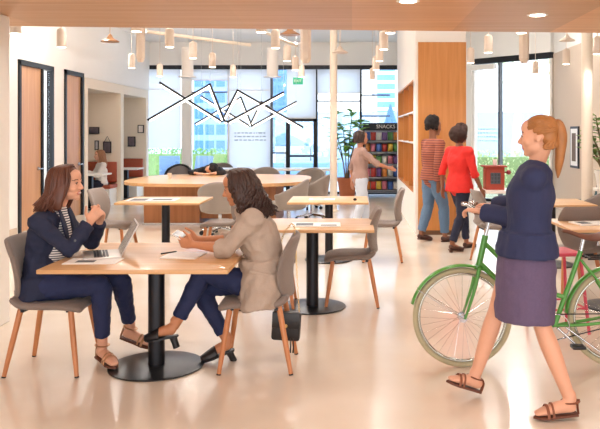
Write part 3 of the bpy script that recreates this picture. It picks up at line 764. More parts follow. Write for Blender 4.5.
sc = [('red', '#c23a30'), ('orange', '#e08a3c'), ('yellow', '#e6c24a'), ('blue', '#3e63b0'), ('white', '#e9e4dc'), ('pink', '#d77a90'), ('purple', '#77508f'), ('green', '#5f9a55')]
def bag_mesh():
    def F(u, v):
        return ((v-.5)*.115, -.0, u*.17)
    mb = MB(); n = 8
    f = []
    for s in (-1, 1):
        f.append([[mb.bm.verts.new(((j/n-.5)*(.118-.012*math.sin(PI*i/n)), s*.03*math.sin(PI*i/n)**.6*math.sin(PI*j/n)**.6 if 0 < i < n and 0 < j < n else 0, .17*i/n)) for j in range(n+1)] for i in range(n+1)])
    for s, g in zip((-1, 1), f):
        for i in range(n):
            for j in range(n): mb.bm.faces.new((g[i][j], g[i][j+1], g[i+1][j+1], g[i+1][j]) if s < 0 else (g[i][j], g[i+1][j], g[i+1][j+1], g[i][j+1]))
    bmesh.ops.remove_doubles(mb.bm, verts=mb.bm.verts, dist=1e-5)
    return mb.mesh('snack_packet')
BM_ = bag_mesh(); rr = random.Random(11)
names = ['bottom shelf', 'second shelf from the bottom', 'middle shelf', 'second shelf from the top', 'top shelf']
for li, z in enumerate(lv):
    order = sc[:]; rr.shuffle(order)
    for k, (cn, cc) in enumerate(order[:7]):
        me = BM_.copy(); o = bpy.data.objects.new('snack_packet', me); COL.objects.link(o)
        me.materials.append(mat('packet_'+cn, cc, .35, var=.25, vscale=18)); me.shade_smooth()
        o.location = ((sx0+sx1)/2-W2+.1+k*.141, SY-.1, z); o.rotation_euler = (rr.uniform(-.06, .06), 0, rr.uniform(-.2, .2)); o.scale = (1.15, 1, 1.3+.15*rr.random())
        tag(o, '%s snack packet on the %s of the black snack rack' % (cn, names[li]), 'snack', 'snack packets on the rack')
# items seen only between wires: price strips are part of the rack
for z in lv: MB().b2((-W2+.03, -.204, z-.015), (W2-.03, -.2005, z+.02)).build('price_strip', mat('strip_grey', '#8d9096', .5), t, False)

# ============================================================ plants
def leaf(mb, base, dirn, up, L, W):
    """broad curved leaf, 5x3 verts, slightly folded"""
    dirn = dirn.normalized(); s = dirn.cross(up).normalized(); n = s.cross(dirn)
    rows_ = []
    for i in range(6):
        u = i/5; w = W*math.sin(PI*min(1, u*.92+.06))**.7*(.6+.55*u if u < .7 else 1)
        c = base+dirn*L*u-n*L*.28*u*u
        rows_.append([mb.bm.verts.new(c+s*w*k+n*abs(k)*w*.3) for k in (-1, 0, 1)])
    for a, b in zip(rows_, rows_[1:]):
        for k in range(2): mb.bm.faces.new((a[k], a[k+1], b[k+1], b[k]))
def plant(lab, x, y, potz, potr, poth, stems, leafL, leafW, nleaf, col, potm, seed):
    rr = random.Random(seed)
    t = thing('potted_plant', lab, 'plant', (x, y, potz))
    MB().lathe([(potr*.72, 0), (potr*.76, .01), (potr*.97, poth*.82), (potr*1.05, poth*.82), (potr*1.06, poth), (potr*.95, poth), (potr*.9, poth*.9)], (0, 0, 0), 36).build('pot', potm, t)
    MB().lathe([(potr*.9, poth*.86), (.01, poth*.9)], (0, 0, 0), 24).build('soil', mat('soil', '#4a3527', .9, var=.3, vscale=40), t)
    st = MB(); lf = MB()
    for (tx, ty, tz) in stems:
        P = [V((tx*.1, ty*.1, poth*.85)), V((tx*.35, ty*.35, poth+(tz-poth)*.4)), V((tx*.8, ty*.8, poth+(tz-poth)*.8)), V((tx, ty, tz))]
        st.sweep(P, [.018, .014, .01, .005], 8, sub=4)
        Q, _ = catmull(P, [(1, 1)]*4, 10)
        for k in range(nleaf):
            u = .38+.62*(k+rr.random())/nleaf; b = Q[min(len(Q)-1, int(u*(len(Q)-1)))]
            a = rr.uniform(0, 2*PI); dv = V((math.cos(a), math.sin(a), rr.uniform(.0, .9)))
            leaf(lf, b, dv, V((0, 0, 1)), leafL*rr.uniform(.7, 1.15), leafW*rr.uniform(.75, 1.1))
    st.build('stems', mat('stem_brown', '#6d5a3c', .8), t); o = lf.build('leaves', col, t, True, 0, None, 180)
    md = o.modifiers.new('th', 'SOLIDIFY'); md.thickness = .003
    return t
LF = mat('leaf_green', '#86b95c', .42, var=.3, vscale=5); LF2 = mat('leaf_deep', '#6f8f45', .5, var=.35, vscale=6)
plant('tall broad-leaved plant in a terracotta pot beside the slim column', -.12, 17.55, 0, .235, .48, [(-.38, .05, 2.0), (-.1, -.1, 1.75), (.12, .1, 2.1), (.33, -.05, 1.85), (.2, .15, 1.45), (-.3, .1, 1.5)], .30, .115, 12, LF, mat('terracotta', '#c9734c', .7, var=.08, vscale=8), 3)
plant('leafy plant on the white stand at the right edge of the picture', 3.62, 10.3, .78, .14, .26, [(-.22, 0, .85), (.05, -.1, 1.0), (.25, .05, .8), (-.1, .1, 1.05), (-.3, -.05, .55), (.2, .1, .5), (-.28, .1, .72)], .16, .05, 16, LF2, MATS['white_laminate'], 9)
s = thing('plant_stand', 'white stand under the leafy plant at the right edge', 'stand', (3.62, 10.3, 0))
MB().b2((-.17, -.17, .75), (.17, .17, .78)).build('top', MATS['white_laminate'], s, False)
for sx in (-.14, .14):
    for sy in (-.14, .14): MB().b2((sx-.015, sy-.015, 0), (sx+.015, sy+.015, .75)).build('leg', MATS['white_laminate'], s, False)

# ============================================================ things on the tables
def sheet_(name, lab, cat, cx, cy, z, w, l, rz, th=.004, m=None, marks=None, group=None, seed=0):
    t = thing(name, lab, cat, (cx, cy, z), rz, group)
    MB().b2((-w/2, -l/2, 0), (w/2, l/2, th), min(.0015, th/3)).build('pages', m or MATS['paper'], t, False)
    if marks:
        rr = random.Random(seed); mb = MB()
        for (a, b, c, d) in marks: mb.b2((a*w, b*l, th), (c*w, d*l, th+.0008))
        mb.build('print', MATS['dark_ink'], t, False)
    return t
T = .75
sheet_('brochure', 'white brochure with a dark photo lying under the front edge of the laptop', 'paper', at(93, 0, 4.58).x, 4.59, T, .33, .20, .03, .006, None, [(-.3, -.3, .05, .05)])
sheet_('notepad', 'white notepad under the dark-haired woman\'s hands on the front table', 'paper', at(183, 0, 4.78).x, 4.80, T, .24, .24, -.12, .008, None, None)
g = thing('pen', 'dark pen lying across the notepad in front of the dark-haired woman', 'pen', (at(166, 0, 4.78).x, 4.86, T+.009+.004), .9)
MB().sweep([(-.065, 0, 0), (.055, 0, 0), (.066, 0, 0)], [.0042, .0042, .0012], 10).build('barrel', MATS['black_metal'], g)
MB().box((-.045, 0, .005), (.03, .003, .002)).build('clip', MATS['chrome'], g, False)
sheet_('magazine', 'open magazine on the table behind the woman in the beige blazer', 'magazine', at(316, 0, 6.45).x, 6.42, T, .44, .28, .03, .006, None, [(-.4, -.3, -.05, .3), (.1, -.35, .42, -.1)])
sheet_('menu_card', 'white card lying on the table before the snack rack', 'paper', at(322, 0, 8.9).x, 8.9, T, .32, .22, 0, .004, None, [(-.35, -.2, .1, .2)])
o = MB().lathe([(.018, 0), (.024, .015), (.012, .03)], (at(355, 0, 8.8).x, 8.75, T), 16).build('table_knob', MATS['black_metal']); o.name = 'salt_pot'; tag(o, 'tiny dark pot on the table before the snack rack', 'pot')
sheet_('newspaper', 'papers spread flat on the pale table behind the laptop', 'paper', at(153, 0, 8.85).x, 8.85, T, .6, .4, .05, .004, mat('news', '#d9dade', .6), [(-.42, -.4, -.1, .3), (.0, -.3, .4, .2)])
sheet_('open_book', 'open white book on the table at the right edge', 'book', at(592, 0, 6.45).x, 6.5, T, .3, .24, .2, .012, None, [(-.4, -.3, -.06, .3)])
cup = thing('paper_cup', 'small beige cup on the meeting table in front of the mesh chair', 'cup', (at(169.5, 0, 12.9).x, 12.9, T))
MB().lathe([(.028, 0), (.04, .1), (.034, .1), (.024, .01)], (0, 0, 0), 20).build('cup_body', MATS['lamp_shade'], cup)

# laptop: hinge line runs almost along the line of sight, screen faces the woman in navy
lt = thing('laptop', 'open silver laptop in front of the woman in the navy blazer', 'laptop', (-1.56, 4.84, T), rad(21))
SV = mat('laptop_silver', '#c7bfb9', .35, .55)
MB().box((-.115, 0, .009), (.235, .33, .015), None, .004).build('base', SV, lt)
kb = MB()
for i in range(5):
    for j in range(13): kb.b2((-.075-.019*i-.016, -.145+.0225*j, .0165), (-.075-.019*i, -.145+.0225*j+.019, .0185))
kb.build('keys', mat('key_dark', '#3a3b40', .5), lt, False)
MB().b2((-.222, -.05, .0166), (-.185, .05, .0175)).build('trackpad', mat('pad', '#a9a29d', .3, .4), lt, False)
la = rad(62)
lr = Matrix.Rotation(-la, 3, 'Y')
ctr = V((.0, 0, .018))+lr @ V((.115, 0, 0))
lid = MB().box(ctr, (.235, .33, .008), lr, .003).build('lid', SV, lt)
MB().box(ctr+lr @ V((0, 0, .0046)), (.215, .31, .001), lr).build('screen', mat('screen', '#3c4048', .2), lid, False)

# black handbag hung by its chain from the chair of the woman in beige
hb = thing('handbag', 'small black leather handbag hanging by a chain behind the beige-blazer woman\'s chair', 'handbag', (-.455, 4.99, .135))
LE = mat('black_leather', '#1d1a1c', .38, bump=.15, bscale=120)
def bagf(mb):
    mb.box((0, 0, .1), (.2, .07, .2), Matrix.Rotation(.06, 3, 'Y'), .02); return mb
bagf(MB()).build('bag_body', LE, hb)
MB().box((0, -.036, .145), (.19, .012, .11), Matrix.Rotation(.06, 3, 'Y'), .005).build('flap', LE, hb)
MB().cyl((0, -.045, .11), (0, -.05, .11), .012).build('clasp', MATS['brass'], hb)
def chain(mb, P):
    Q, _ = catmull([V(p) for p in P], [(1, 1)]*len(P), 40)
    d = 0; k = 0; last = Q[0]
    for a in Q[1:]:
        if (a-last).length >= .014:
            tv = (a-last).normalized(); c = (a+last)/2; s1, s2 = frame(tv, V((1, .2, 0)) if k % 2 else V((.2, 1, 0)))
            mb.sweep([c+tv*.011*math.cos(x)+s1*.0055*math.sin(x) for x in [2*PI*j/8 for j in range(8)]], .0017, 5, s2, closed=True); last = a; k += 1
    return mb
chain(MB(), [(.09, 0, .19), (.075, .0, .42), (.06, .02, .72), (.045, .015, .80), (.02, -.02, .79), (-.03, -.01, .70), (-.07, 0, .42), (-.09, 0, .2)]).build('chain_strap', MATS['brass'], hb)
for sx in (.03, .05): MB().sweep([(sx, -.04, .02), (sx+.003, -.042, -.03), (sx, -.04, -.075)], [.004, .005, .007], 6, sub=3).build('tassel', LE, hb)
# ============================================================ bicycle (wheels at rest), along +X, front wheel at the left
BY = 4.83; FXW = .74; RXW = 1.78; WR = .335
bk_ = thing('bicycle', 'green bicycle with pale tyres pushed by the walking woman', 'bicycle', ((FXW+RXW)/2, BY, 0)); B0 = V(((FXW+RXW)/2, BY, 0))
GRN = mat('bike_green', '#4f9a3c', .3, .2, coat=.5); TY = mat('tyre_cream', '#b5ad8e', .8); RIMM = mat('rim_steel', '#b8bcb4', .25, .9)
def ring(c, R, r, m, name, parent, seg=64, rs=10, flat=1.0):
    mb = MB(); P = [V((c.x+R*math.cos(2*PI*k/seg), c.y, c.z+R*math.sin(2*PI*k/seg))) for k in range(seg)]
    mb.sweep(P, [(r*flat, r)]*seg, rs, V((0, 1, 0)), closed=True); return mb.build(name, m, parent, True, 0, B0, 180)
for nm, X in (('front_wheel', FXW), ('rear_wheel', RXW)):
    c = V((X, BY, WR))
    w = ring(c, WR-.02, .019, TY, nm, bk_)
    ring(c, WR-.043, .011, RIMM, 'rim', w, flat=1.3).matrix_parent_inverse.identity()
    sp = MB(); n = 32
    for k in range(n):
        a = 2*PI*k/n; s = 1 if k % 2 else -1; b = a+.35*(1 if k % 4 < 2 else -1)
        sp.cyl((X+.022*math.cos(b), BY+.03*s, WR+.022*math.sin(b)), (X+(WR-.047)*math.cos(a), BY, WR+(WR-.047)*math.sin(a)), .0013, seg=5)
    sp.build('spokes', MATS['chrome'], w, off=B0)
    MB().cyl((X, BY-.05, WR), (X, BY+.05, WR), .018).cyl((X, BY-.036, WR), (X, BY-.03, WR), .028).cyl((X, BY+.03, WR), (X, BY+.036, WR), .028).build('hub', MATS['chrome'], w, off=B0)
def fender(c, a0, a1, name):
    R = WR+.022
    def F(u, v):
        a = rad(a0+(a1-a0)*u); y = (v-.5)*2; r = R-.014*y*y
        return (c.x+r*math.cos(a), BY+.03*y, WR+r*math.sin(a))
    return MB().sheet(F, 28, 6, .003).build(name, GRN, bk_, True, 0, B0, 180)
fender(V((FXW, 0, 0)), 20, 165, 'front_fender'); fender(V((RXW, 0, 0)), -20, 175, 'rear_fender')
def tube(name, P, r, m=GRN, sub=1, par=bk_): return MB().sweep([V(p) for p in P], r, 12, V((0, 1, 0)), sub).build(name, m, par, off=B0)
ht = V((FXW+.15, BY, .86)); hb_ = V((FXW+.115, BY, .70)); bb = V((RXW-.42, BY, .28)); stt = V((RXW-.245, BY, .78))
tube('head_tube', [hb_-(ht-hb_)*.1, ht+(ht-hb_)*.15], .021)
tube('down_tube', [hb_, bb.lerp(hb_, .5)-V((0, 0, .03)), bb], .018, sub=6); tube('top_tube', [ht-V((0, 0, .03)), V((FXW+.45, BY, .56)), V((RXW-.36, BY, .47))], .016, sub=6)
tube('seat_tube', [bb, stt], .017)
for s in (-1, 1):
    tube('fork_blade', [hb_+V((-.01, .05*s, -.03)), V((FXW+.07, BY+.055*s, .52)), V((FXW+.01, BY+.055*s, WR))], [.014, .012, .008], sub=4)
    tube('chain_stay', [bb, V((RXW-.2, BY+.05*s, .30)), V((RXW, BY+.06*s, WR))], [.012, .011, .009], sub=3)
    tube('seat_stay', [stt-V((0, 0, .06)), V((RXW-.08, BY+.055*s, .5)), V((RXW, BY+.06*s, WR))], [.009]*3, sub=3)
    tube('fender_stay', [V((FXW, BY+.06*s, WR)), V((FXW-.30, BY+.04*s, WR+.19))], .0028, MATS['chrome'])
    tube('fender_stay', [V((RXW, BY+.06*s, WR)), V((RXW+.28, BY+.04*s, WR+.2))], .0028, MATS['chrome'])
    tube('rack_strut', [V((RXW, BY+.07*s, WR)), V((RXW+.03, BY+.07*s, .74))], .005, MATS['black_metal'])
tube('fork_crown', [hb_+V((-.01, -.055, -.03)), hb_+V((-.01, .055, -.03))], .015)
stem = ht+(ht-hb_)*.9
tube('stem', [ht+(ht-hb_)*.1, stem, stem+V((-.07, 0, .03))], .013, MATS['chrome'], 3)
hbp = stem+V((-.07, 0, .03))
HB = tube('handlebar', [hbp+V((.02, -.29, .03)), hbp+V((-.07, -.26, .035)), hbp+V((-.03, -.13, .03)), hbp, hbp+V((-.03, .13, .03)), hbp+V((-.07, .26, .035)), hbp+V((.02, .29, .03))], .011, MATS['chrome'], 5)
for s in (-1, 1): tube('grip', [hbp+V((-.075, .262*s, .035)), hbp+V((.04, .30*s, .03))], .016, mat('grip_brown', '#6e4631', .6))
MB().cyl(hbp+V((-.03, .1, .05)), hbp+V((-.03, .1, .075)), .026, .018).build('bell', MATS['chrome'], bk_, off=B0)
tube('seat_post', [stt, stt+V((.02, 0, .09))], .013, MATS['chrome'])
def sad(u, v):
    y = (v-.5)*2; x = -.15+.28*u; hw = .02+.065*max(0, (u-.25)/.75)**1.1
    return (stt.x+.02+x, BY+hw*y, stt.z+.12+.018*math.cos(u*5)-.035*y*y*(u*.8+.3))
MB().sheet(sad, 14, 8, .018).build('saddle', mat('saddle_brown', '#6b4130', .5), bk_, True, 1, B0, 180)
rk = MB()
for y in (-.07, .0, .07): rk.sweep([V((RXW-.22, BY+y, .735)), V((RXW+.24, BY+y, .745))], .006, 8)
for x in (-.2, 0, .22): rk.sweep([V((RXW+x, BY-.07, .74)), V((RXW+x, BY+.07, .74))], .005, 8)
rk.build('rear_rack', MATS['black_metal'], bk_, off=B0)
ring(bb+V((0, -.045, 0)), .085, .004, MATS['chrome'], 'chainring', bk_)
tube('crank', [bb+V((0, -.06, 0)), bb+V((.12, -.065, -.11))], .009, MATS['chrome']); tube('crank', [bb+V((0, .06, 0)), bb+V((-.12, .065, .11))], .009, MATS['chrome'])
for q in (bb+V((.12, -.115, -.11)), bb+V((-.12, .115, .11))): MB().box(q, (.085, .08, .02), None, .004).build('pedal', MATS['black_metal'], bk_, off=B0)
tube('chain', [bb+V((0, -.045, .085)), V((RXW, BY-.045, WR+.035))], .004, MATS['pole_metal']); tube('chain', [bb+V((0, -.045, -.085)), V((RXW, BY-.045, WR-.035))], .004, MATS['pole_metal'])
tube('kickstand', [bb+V((.06, -.05, 0)), bb+V((.30, -.10, -.17))], .007, MATS['chrome'])
# ============================================================ people
mat('skin_light', '#e2ab8e', .5, var=.05, vscale=30); mat('skin_tan', '#c58660', .5, var=.05, vscale=30); mat('skin_brown', '#8a573d', .5, var=.05, vscale=30); mat('skin_mid', '#bd8266', .5, var=.05, vscale=30)
mat('lips', '#c4786c', .4); mat('lips_dark', '#8d4640', .4); mat('brow', '#6a4433', .7)
mat('eye_white', '#efe8e2', .25); mat('iris', '#2b1d18', .2)
mat('navy_blazer', '#232a45', .85, var=.1, vscale=200, bump=.15, bscale=500)
mat('beige_blazer', '#b5a496', .88, var=.10, vscale=160, bump=.2, bscale=350)
mat('denim_dark', '#1f2a52', .8, var=.15, vscale=140, bump=.2, bscale=500)
mat('denim_blue', '#5f7fa0', .8, var=.15, vscale=90)
mat('hair_brown', '#5d3322', .42, var=.35, vscale=22); mat('hair_dark', '#3a241d', .38, var=.6, vscale=26); mat('hair_black', '#1d1718', .9, var=.3, vscale=30); mat('hair_ginger', '#a9713f', .45, var=.3, vscale=22)
stripes('stripe_shirt', '#f0eeec', '#26304f', 62, 'Z', .8, .58)
stripes('stripe_jumper', '#a4604a', '#6e3a36', 30, 'Z', .9, .6)

class Head:
    def __init__(s, c, f, up, scale=1.0):
        s.c = V(c); s.f = V(f).normalized(); u = V(up); s.u = (u-s.f*u.dot(s.f)).normalized(); s.l = s.u.cross(s.f); s.k = scale
        s.R = Matrix((s.f, s.l, s.u)).transposed()
    def p(s, f, l, u): return s.c+s.R @ (V((f, l, u))*s.k)
    def loc(s, w): return (s.R.transposed() @ (w-s.c))/s.k
def head_mesh(mb, H, ears=True):
    def e(c, r, rot=None): mb.ell(H.p(*c), [x*H.k for x in r], H.R if rot is None else H.R @ rot, 20)
    e((-.018, 0, .036), (.097, .075, .083)); e((.028, 0, .0), (.062, .063, .085)); e((.018, 0, -.055), (.064, .055, .05), Matrix.Rotation(.25, 3, 'Y'))
    e((.064, 0, -.094), (.021, .022, .018)); e((.05, 0, .05), (.045, .058, .05))
    e((.058, .036, -.026), (.028, .024, .026)); e((.058, -.036, -.026), (.028, .024, .026))
    e((.071, 0, -.06), (.018, .03, .022))
    mb.sweep([H.p(.082, 0, .022), H.p(.095, 0, -.005), H.p(.106, 0, -.028)], [.007*H.k, .009*H.k, .0125*H.k], 10, H.l, 3, rnd=True)
    for s in (1, -1):
        e((.094, .0095*s, -.034), (.012, .009, .008)); e((.074, .030*s, .026), (.014, .022, .008))
        e((.076, .031*s, .003), (.011, .017, .011))
        if ears: e((-.008, .074*s, -.004), (.018, .008, .03), Matrix.Rotation(-.2, 3, 'Y'))
    e((.0855, 0, -.0555), (.008, .021, .005)); e((.084, 0, -.0685), (.0085, .018, .0055))
    for s in (1, -1): e((.078, .023*s, -.056), (.009, .008, .006))
def paint_head(me, H, lips, brow):
    i0 = len(me.materials); me.materials.append(MATS[lips]); me.materials.append(MATS[brow])
    for p in me.polygons:
        q = H.loc(p.center)
        if q.x > .079 and abs(q.y) < .024 and -.0735 < q.z < -.051: p.material_index = i0
        elif q.x > .06 and .013 < abs(q.y) < .05 and .0285 < q.z+.25*abs(abs(q.y)-.032) < .0342: p.material_index = i0+1
def eyes(H, par, off):
    for s in (1, -1):
        c = H.p(.0742, .031*s, .004)
        eb = MB().ell(c, [.0125*H.k]*3, H.R, 14).build('eye', MATS['eye_white'], par, off=off)
        MB().ell(c+H.R @ V((.0098, 0, 0))*H.k, [x*H.k for x in (.0035, .0072, .0075)], H.R, 12).build('iris', MATS['iris'], eb, off=off)
        MB().sweep([H.p(.083, (.031-.017)*s, .004), H.p(.0895, .031*s, .0125), H.p(.081, (.031+.018)*s, .005)], .0021*H.k, 6, H.u, 4).build('eyelid_line', MATS['brow'], par, off=off)
def hand_mesh(mb, W, D, T, N, curls, thumb=(.6, .7, .3), s=1.0, spread=.0):
    """W wrist, D pointing along the hand, T towards the thumb, N where the palm faces; curls = 4 x (a1,a2,a3) bends towards N"""
    D = V(D).normalized(); N = V(N); N = (N-D*N.dot(D)).normalized(); T0 = V(T); T = N.cross(D); T = T if T.dot(T0) > 0 else -T
    W = V(W)
    mb.sweep([W-D*.02*s, W+D*.015*s, W+D*.05*s, W+D*.088*s], [(.024*s, .018*s), (.029*s, .0165*s), (.038*s, .0145*s), (.037*s, .011*s)], 14, T, 3, rnd=True)
    for i in range(4):
        off = (.0275, .0095, -.009, -.0265)[i]; Ls = (.068, .077, .071, .056)[i]
        p = W+D*(.088-.004*abs(i-1.2))*s+T*off*s; a = 0; d = D+T*spread*(1.5-i)*.2; d.normalize(); P = [p-D*.02*s, p]; R = [.0088*s, .0085*s]
        for j, fr in enumerate((.45, .31, .24)):
            a += curls[i][j]; dd = d*math.cos(a)+N*math.sin(a); p = p+dd*Ls*fr*s; P.append(p); R.append((.0082, .0075, .0064)[j]*s)
        mb.sweep(P, R, 10, T, 3, rnd=True)
    b = W+D*.022*s+T*.022*s; d1 = (D*thumb[0]+T*thumb[1]+N*thumb[2]).normalized(); d2 = (d1*.6+D*.6+N*.15).normalized()
    mb.sweep([b, b+d1*.038*s, b+d1*.038*s+d2*.03*s, b+d1*.038*s+d2*.055*s], [.0155*s, .0115*s, .0095*s, .0075*s], 10, N, 3, rnd=True)
def limb_pts(a, b, c): return [V(a), V(a).lerp(V(b), .33), V(a).lerp(V(b), .72), V(b), V(b).lerp(V(c), .28), V(b).lerp(V(c), .65), V(c)]
ARM_R = [.046, .043, .037, .034, .037, .030, .023]; LEG_R = [.083, .078, .062, .050, .053, .043, .032]
def spine(P):
    R = (V(P['shR'])-V(P['shL'])).normalized(); pel, ch, nk = V(P['pel']), V(P['chest']), V(P['neck']); d = (ch-pel).normalized(); b = V(P.get('bend', (0, 0, 0)))
    w = pel.lerp(ch, .48)+b; um = ch.lerp(nk, .55)
    return [pel-d*.07, pel, w, ch, um, nk], R
def torso(mb, P, k, wid=1.0, add=0.0, start=0, end=6, seg=22):
    S, R = spine(P); rr = [(.135, .095), (.168, .115), (.128, .095), (.152, .113), (.150, .082), (.06, .055)]
    rr = [(a*k*wid+add, b*k*wid+add) for a, b in rr]
    mb.sweep(S[start:end], rr[start:end], seg, R, 4, rnd=True)
def foot_mesh(mb, an, heel, toe, k=1.0):
    an, heel, toe = V(an), V(heel), V(toe); d = (toe-heel).normalized(); s = d.cross(V((0, 0, 1))).normalized()
    L = (toe-heel).length
    up = s.cross(d)
    mb.sweep([heel+d*.03+up*.038, heel+d*L*.4+up*.04, heel+d*L*.72+up*.026, toe-d*.012+up*.016], [(.029*k, .034*k), (.034*k, .034*k), (.042*k, .022*k), (.030*k, .013*k)], 14, s, 4, rnd=True)
    mb.sweep([an+V((0, 0, .03)), an, heel+d*.05+up*.045], [.033*k, .034*k, .034*k], 12, s, 3, rnd=True)
def body(P, H, skin, par, off, k=1.0, voxel=.006, lips='lips', brow='brow', hands=(), wid=1.0, feet=True, ears=True, legs=True, face=True):
    mb = MB(); torso(mb, P, k*.93, wid)
    nk = V(P['neck']); mb.sweep([nk-V((0, 0, .05)), nk, H.p(-.028, 0, -.05), H.p(-.02, 0, 0)], [.06*k, .052*k, .05*k, .05*k], 14, H.l, 3, rnd=True)
    head_mesh(mb, H, ears)
    for s in 'LR':
        mb.sweep(limb_pts(P['sh'+s], P['el'+s], P['wr'+s]), [r*k for r in ARM_R], 12, V((.3, .2, 1)), 3, rnd=True)
        mb.sweep([V(P['chest']).lerp(V(P['neck']), .6), V(P['sh'+s])], [.06*k, .05*k], 12, V((0, 0, 1)), 2, rnd=True)
        if legs:
            mb.sweep(limb_pts(P['hip'+s], P['kn'+s], P['an'+s]), [r*k for r in LEG_R], 14, V((.3, .2, 1)), 3, rnd=True)
            if feet: foot_mesh(mb, P['an'+s], P['heel'+s], P['toe'+s], k)
    for h in hands: hand_mesh(mb, **h)
    me = remesh(mb, voxel, 5 if voxel < .008 else 3)
    me.name = 'body'; me.materials.append(MATS[skin])
    if face: paint_head(me, H, lips, brow)
    me.transform(Matrix.Translation(-off))
    o = link('body', me, None, par, True, 0, 180)
    if face: eyes(H, par, off)
    return o
def garment(name, m, par, off, mb, voxel=.008, smooth=3, disp=.0, ds=.05):
    me = remesh(mb, voxel, smooth, disp, ds); me.transform(Matrix.Translation(-off)); me.name = name
    me.materials.append(MATS[m] if isinstance(m, str) else m); return link(name, me, None, par, True, 0, 180)
def sleeve(mb, P, s, k, add, upto=1.0):
    A = limb_pts(P['sh'+s], P['el'+s], P['wr'+s]); R = [r*k+add for r in ARM_R]
    n = 7
    if upto < 1:
        A[-1] = V(P['el'+s]).lerp(V(P['wr'+s]), upto); A[-2] = V(P['el'+s]).lerp(V(P['wr'+s]), upto*.7); A[-3] = V(P['el'+s]).lerp(V(P['wr'+s]), upto*.35)
        R = R[:4]+[R[3]+.004, R[3]+.004, R[3]+.004]
    R[0] += .004
    mb.sweep(A, R, 16, V((.3, .2, 1)), 4)
    mb.sweep([V(P['chest']).lerp(V(P['neck']), .55), V(P['sh'+s])], [.075*k+add, .056*k+add], 12, V((0, 0, 1)), 2, rnd=True)
def trouser(mb, P, s, k, add, hem=.92):
    K, A = V(P['kn'+s]), V(P['an'+s])
    pts = limb_pts(P['hip'+s], K, K.lerp(A, hem)); R = [r*k+add for r in LEG_R]; R[-1] = max(R[-1], .036*k+add)
    mb.sweep(pts, R, 16, V((.3, .2, 1)), 4)
    mb.ell(P['hip'+s], .092*k+add)
def strands(H, par, off, m, n, surf, cfg, seed=1, r0=.0055, wave=0.0, name='hair'):
    """clumps of hair laid over the skull from the parting and falling to shoulder length"""
    rr = random.Random(seed); mb = MB(); D = V((0, 0, -1))
    for i in range(n):
        az = rad(cfg['az'][0]+(cfg['az'][1]-cfg['az'][0])*rr.random())*(1 if rr.random() < .5 else -1)
        ca, sa = math.cos(az), math.sin(az); lay = rr.uniform(.94, 1.07)
        crown = H.p(cfg.get('cf', .0)+.05*ca*rr.random(), .012*sa, .121*lay)
        a1 = H.p(-.018+.075*ca*lay, .062*sa*lay, .098*lay)
        mid = H.p(-.02+.106*ca*lay, .087*sa*lay, .040)
        low = H.p(-.026+(.100*ca-.012)*lay, .092*sa*lay, -.045)
        L = cfg['len']*rr.uniform(.72, 1.12)
        back = V(cfg.get('back', (0, 0, 0)))*rr.uniform(.6, 1.15); sl = H.l*.02*sa
        e1 = low+D*L*.5+back*.45+sl*rr.uniform(-.3, 1); e2 = low+D*L+back+sl*rr.uniform(-.8, 1)+H.R @ V((rr.uniform(-.018, .018), rr.uniform(-.018, .018), 0))
        P = [crown, a1, mid, low, e1, e2]
        Q, _ = catmull(P, [(1, 1)]*6, 5)
        if wave:
            ph = rr.uniform(0, 6.28); f = rr.uniform(.8, 1.3)
            Q = [q+(H.f*math.sin(ph+j*f)+H.l*math.cos(ph+j*f))*wave*min(1, max(0, (j-8)/8)) for j, q in enumerate(Q)]
        m_ = len(Q); mb.sweep(Q, [(r0*(1 if j < m_*.7 else max(.25, 1-(j-m_*.7)/(m_*.3)*.8))*1.5, r0*(1 if j < m_*.7 else max(.25, 1-(j-m_*.7)/(m_*.3)*.8))) for j in range(m_)], 6, H.f)
    # close-fitting under layer so that no scalp shows
    a = MB(); cfgb = cfg.get('cap', [((-.03, 0, .045), (.098, .083, .082)), ((-.022, 0, .062), (.099, .078, .072)), ((-.055, 0, -.02), (.062, .078, .08))])
    for c, r in cfgb: a.ell(H.p(*c), [x*H.k for x in r], H.R, 20)
    for p in cfg.get('mass', []): a.sweep([V(q) for q in p[0]], p[1], 12, H.l, 4, rnd=True)
    me = remesh(a, .008, 3); me.transform(Matrix.Identity(4)); mb.bm.from_mesh(me); bpy.data.meshes.remove(me)
    return mb.build(name, MATS[m], par, True, 0, off, 180)
def pulled(H, par, off, m, n, tie, seed):
    rr = random.Random(seed); mb = MB(); T = H.p(*tie)
    for i in range(n):
        az = rad(180*(2*rr.random()-1)); ca, sa = math.cos(az), math.sin(az); up = .054 if ca > .4 else (.03 if ca > -.1 else -.03)-.03*(ca < -.1)
        st = H.p(-.018+.098*ca*(.92 if ca > .4 else 1), .079*sa, up+rr.uniform(-.01, .012))
        d = (st-H.c); mid = H.c+H.R @ V((-.03, 0, .045))*H.k+((st+T)/2-(H.c+H.R @ V((-.03, 0, .045))*H.k)).normalized()*rr.uniform(.080, .086)*H.k
        mb.sweep([st, mid, T], [(.009, .006), (.009, .006), (.006, .005)], 6, H.f, 6)
    a = MB().ell(H.p(-.03, 0, .045), [x*H.k for x in (.092, .078, .08)], H.R, 20).ell(H.p(-.022, 0, .06), [x*H.k for x in (.096, .076, .07)], H.R, 20).ell(H.p(-.06, 0, -.005), [x*H.k for x in (.055, .07, .06)], H.R, 16)
    me = remesh(a, .008, 3); mb.bm.from_mesh(me); bpy.data.meshes.remove(me)
    return mb.build('hair', MATS[m], par, True, 0, off, 180)
def person(lab, base, cat='person'): return thing('person', lab, cat, base), V(base)
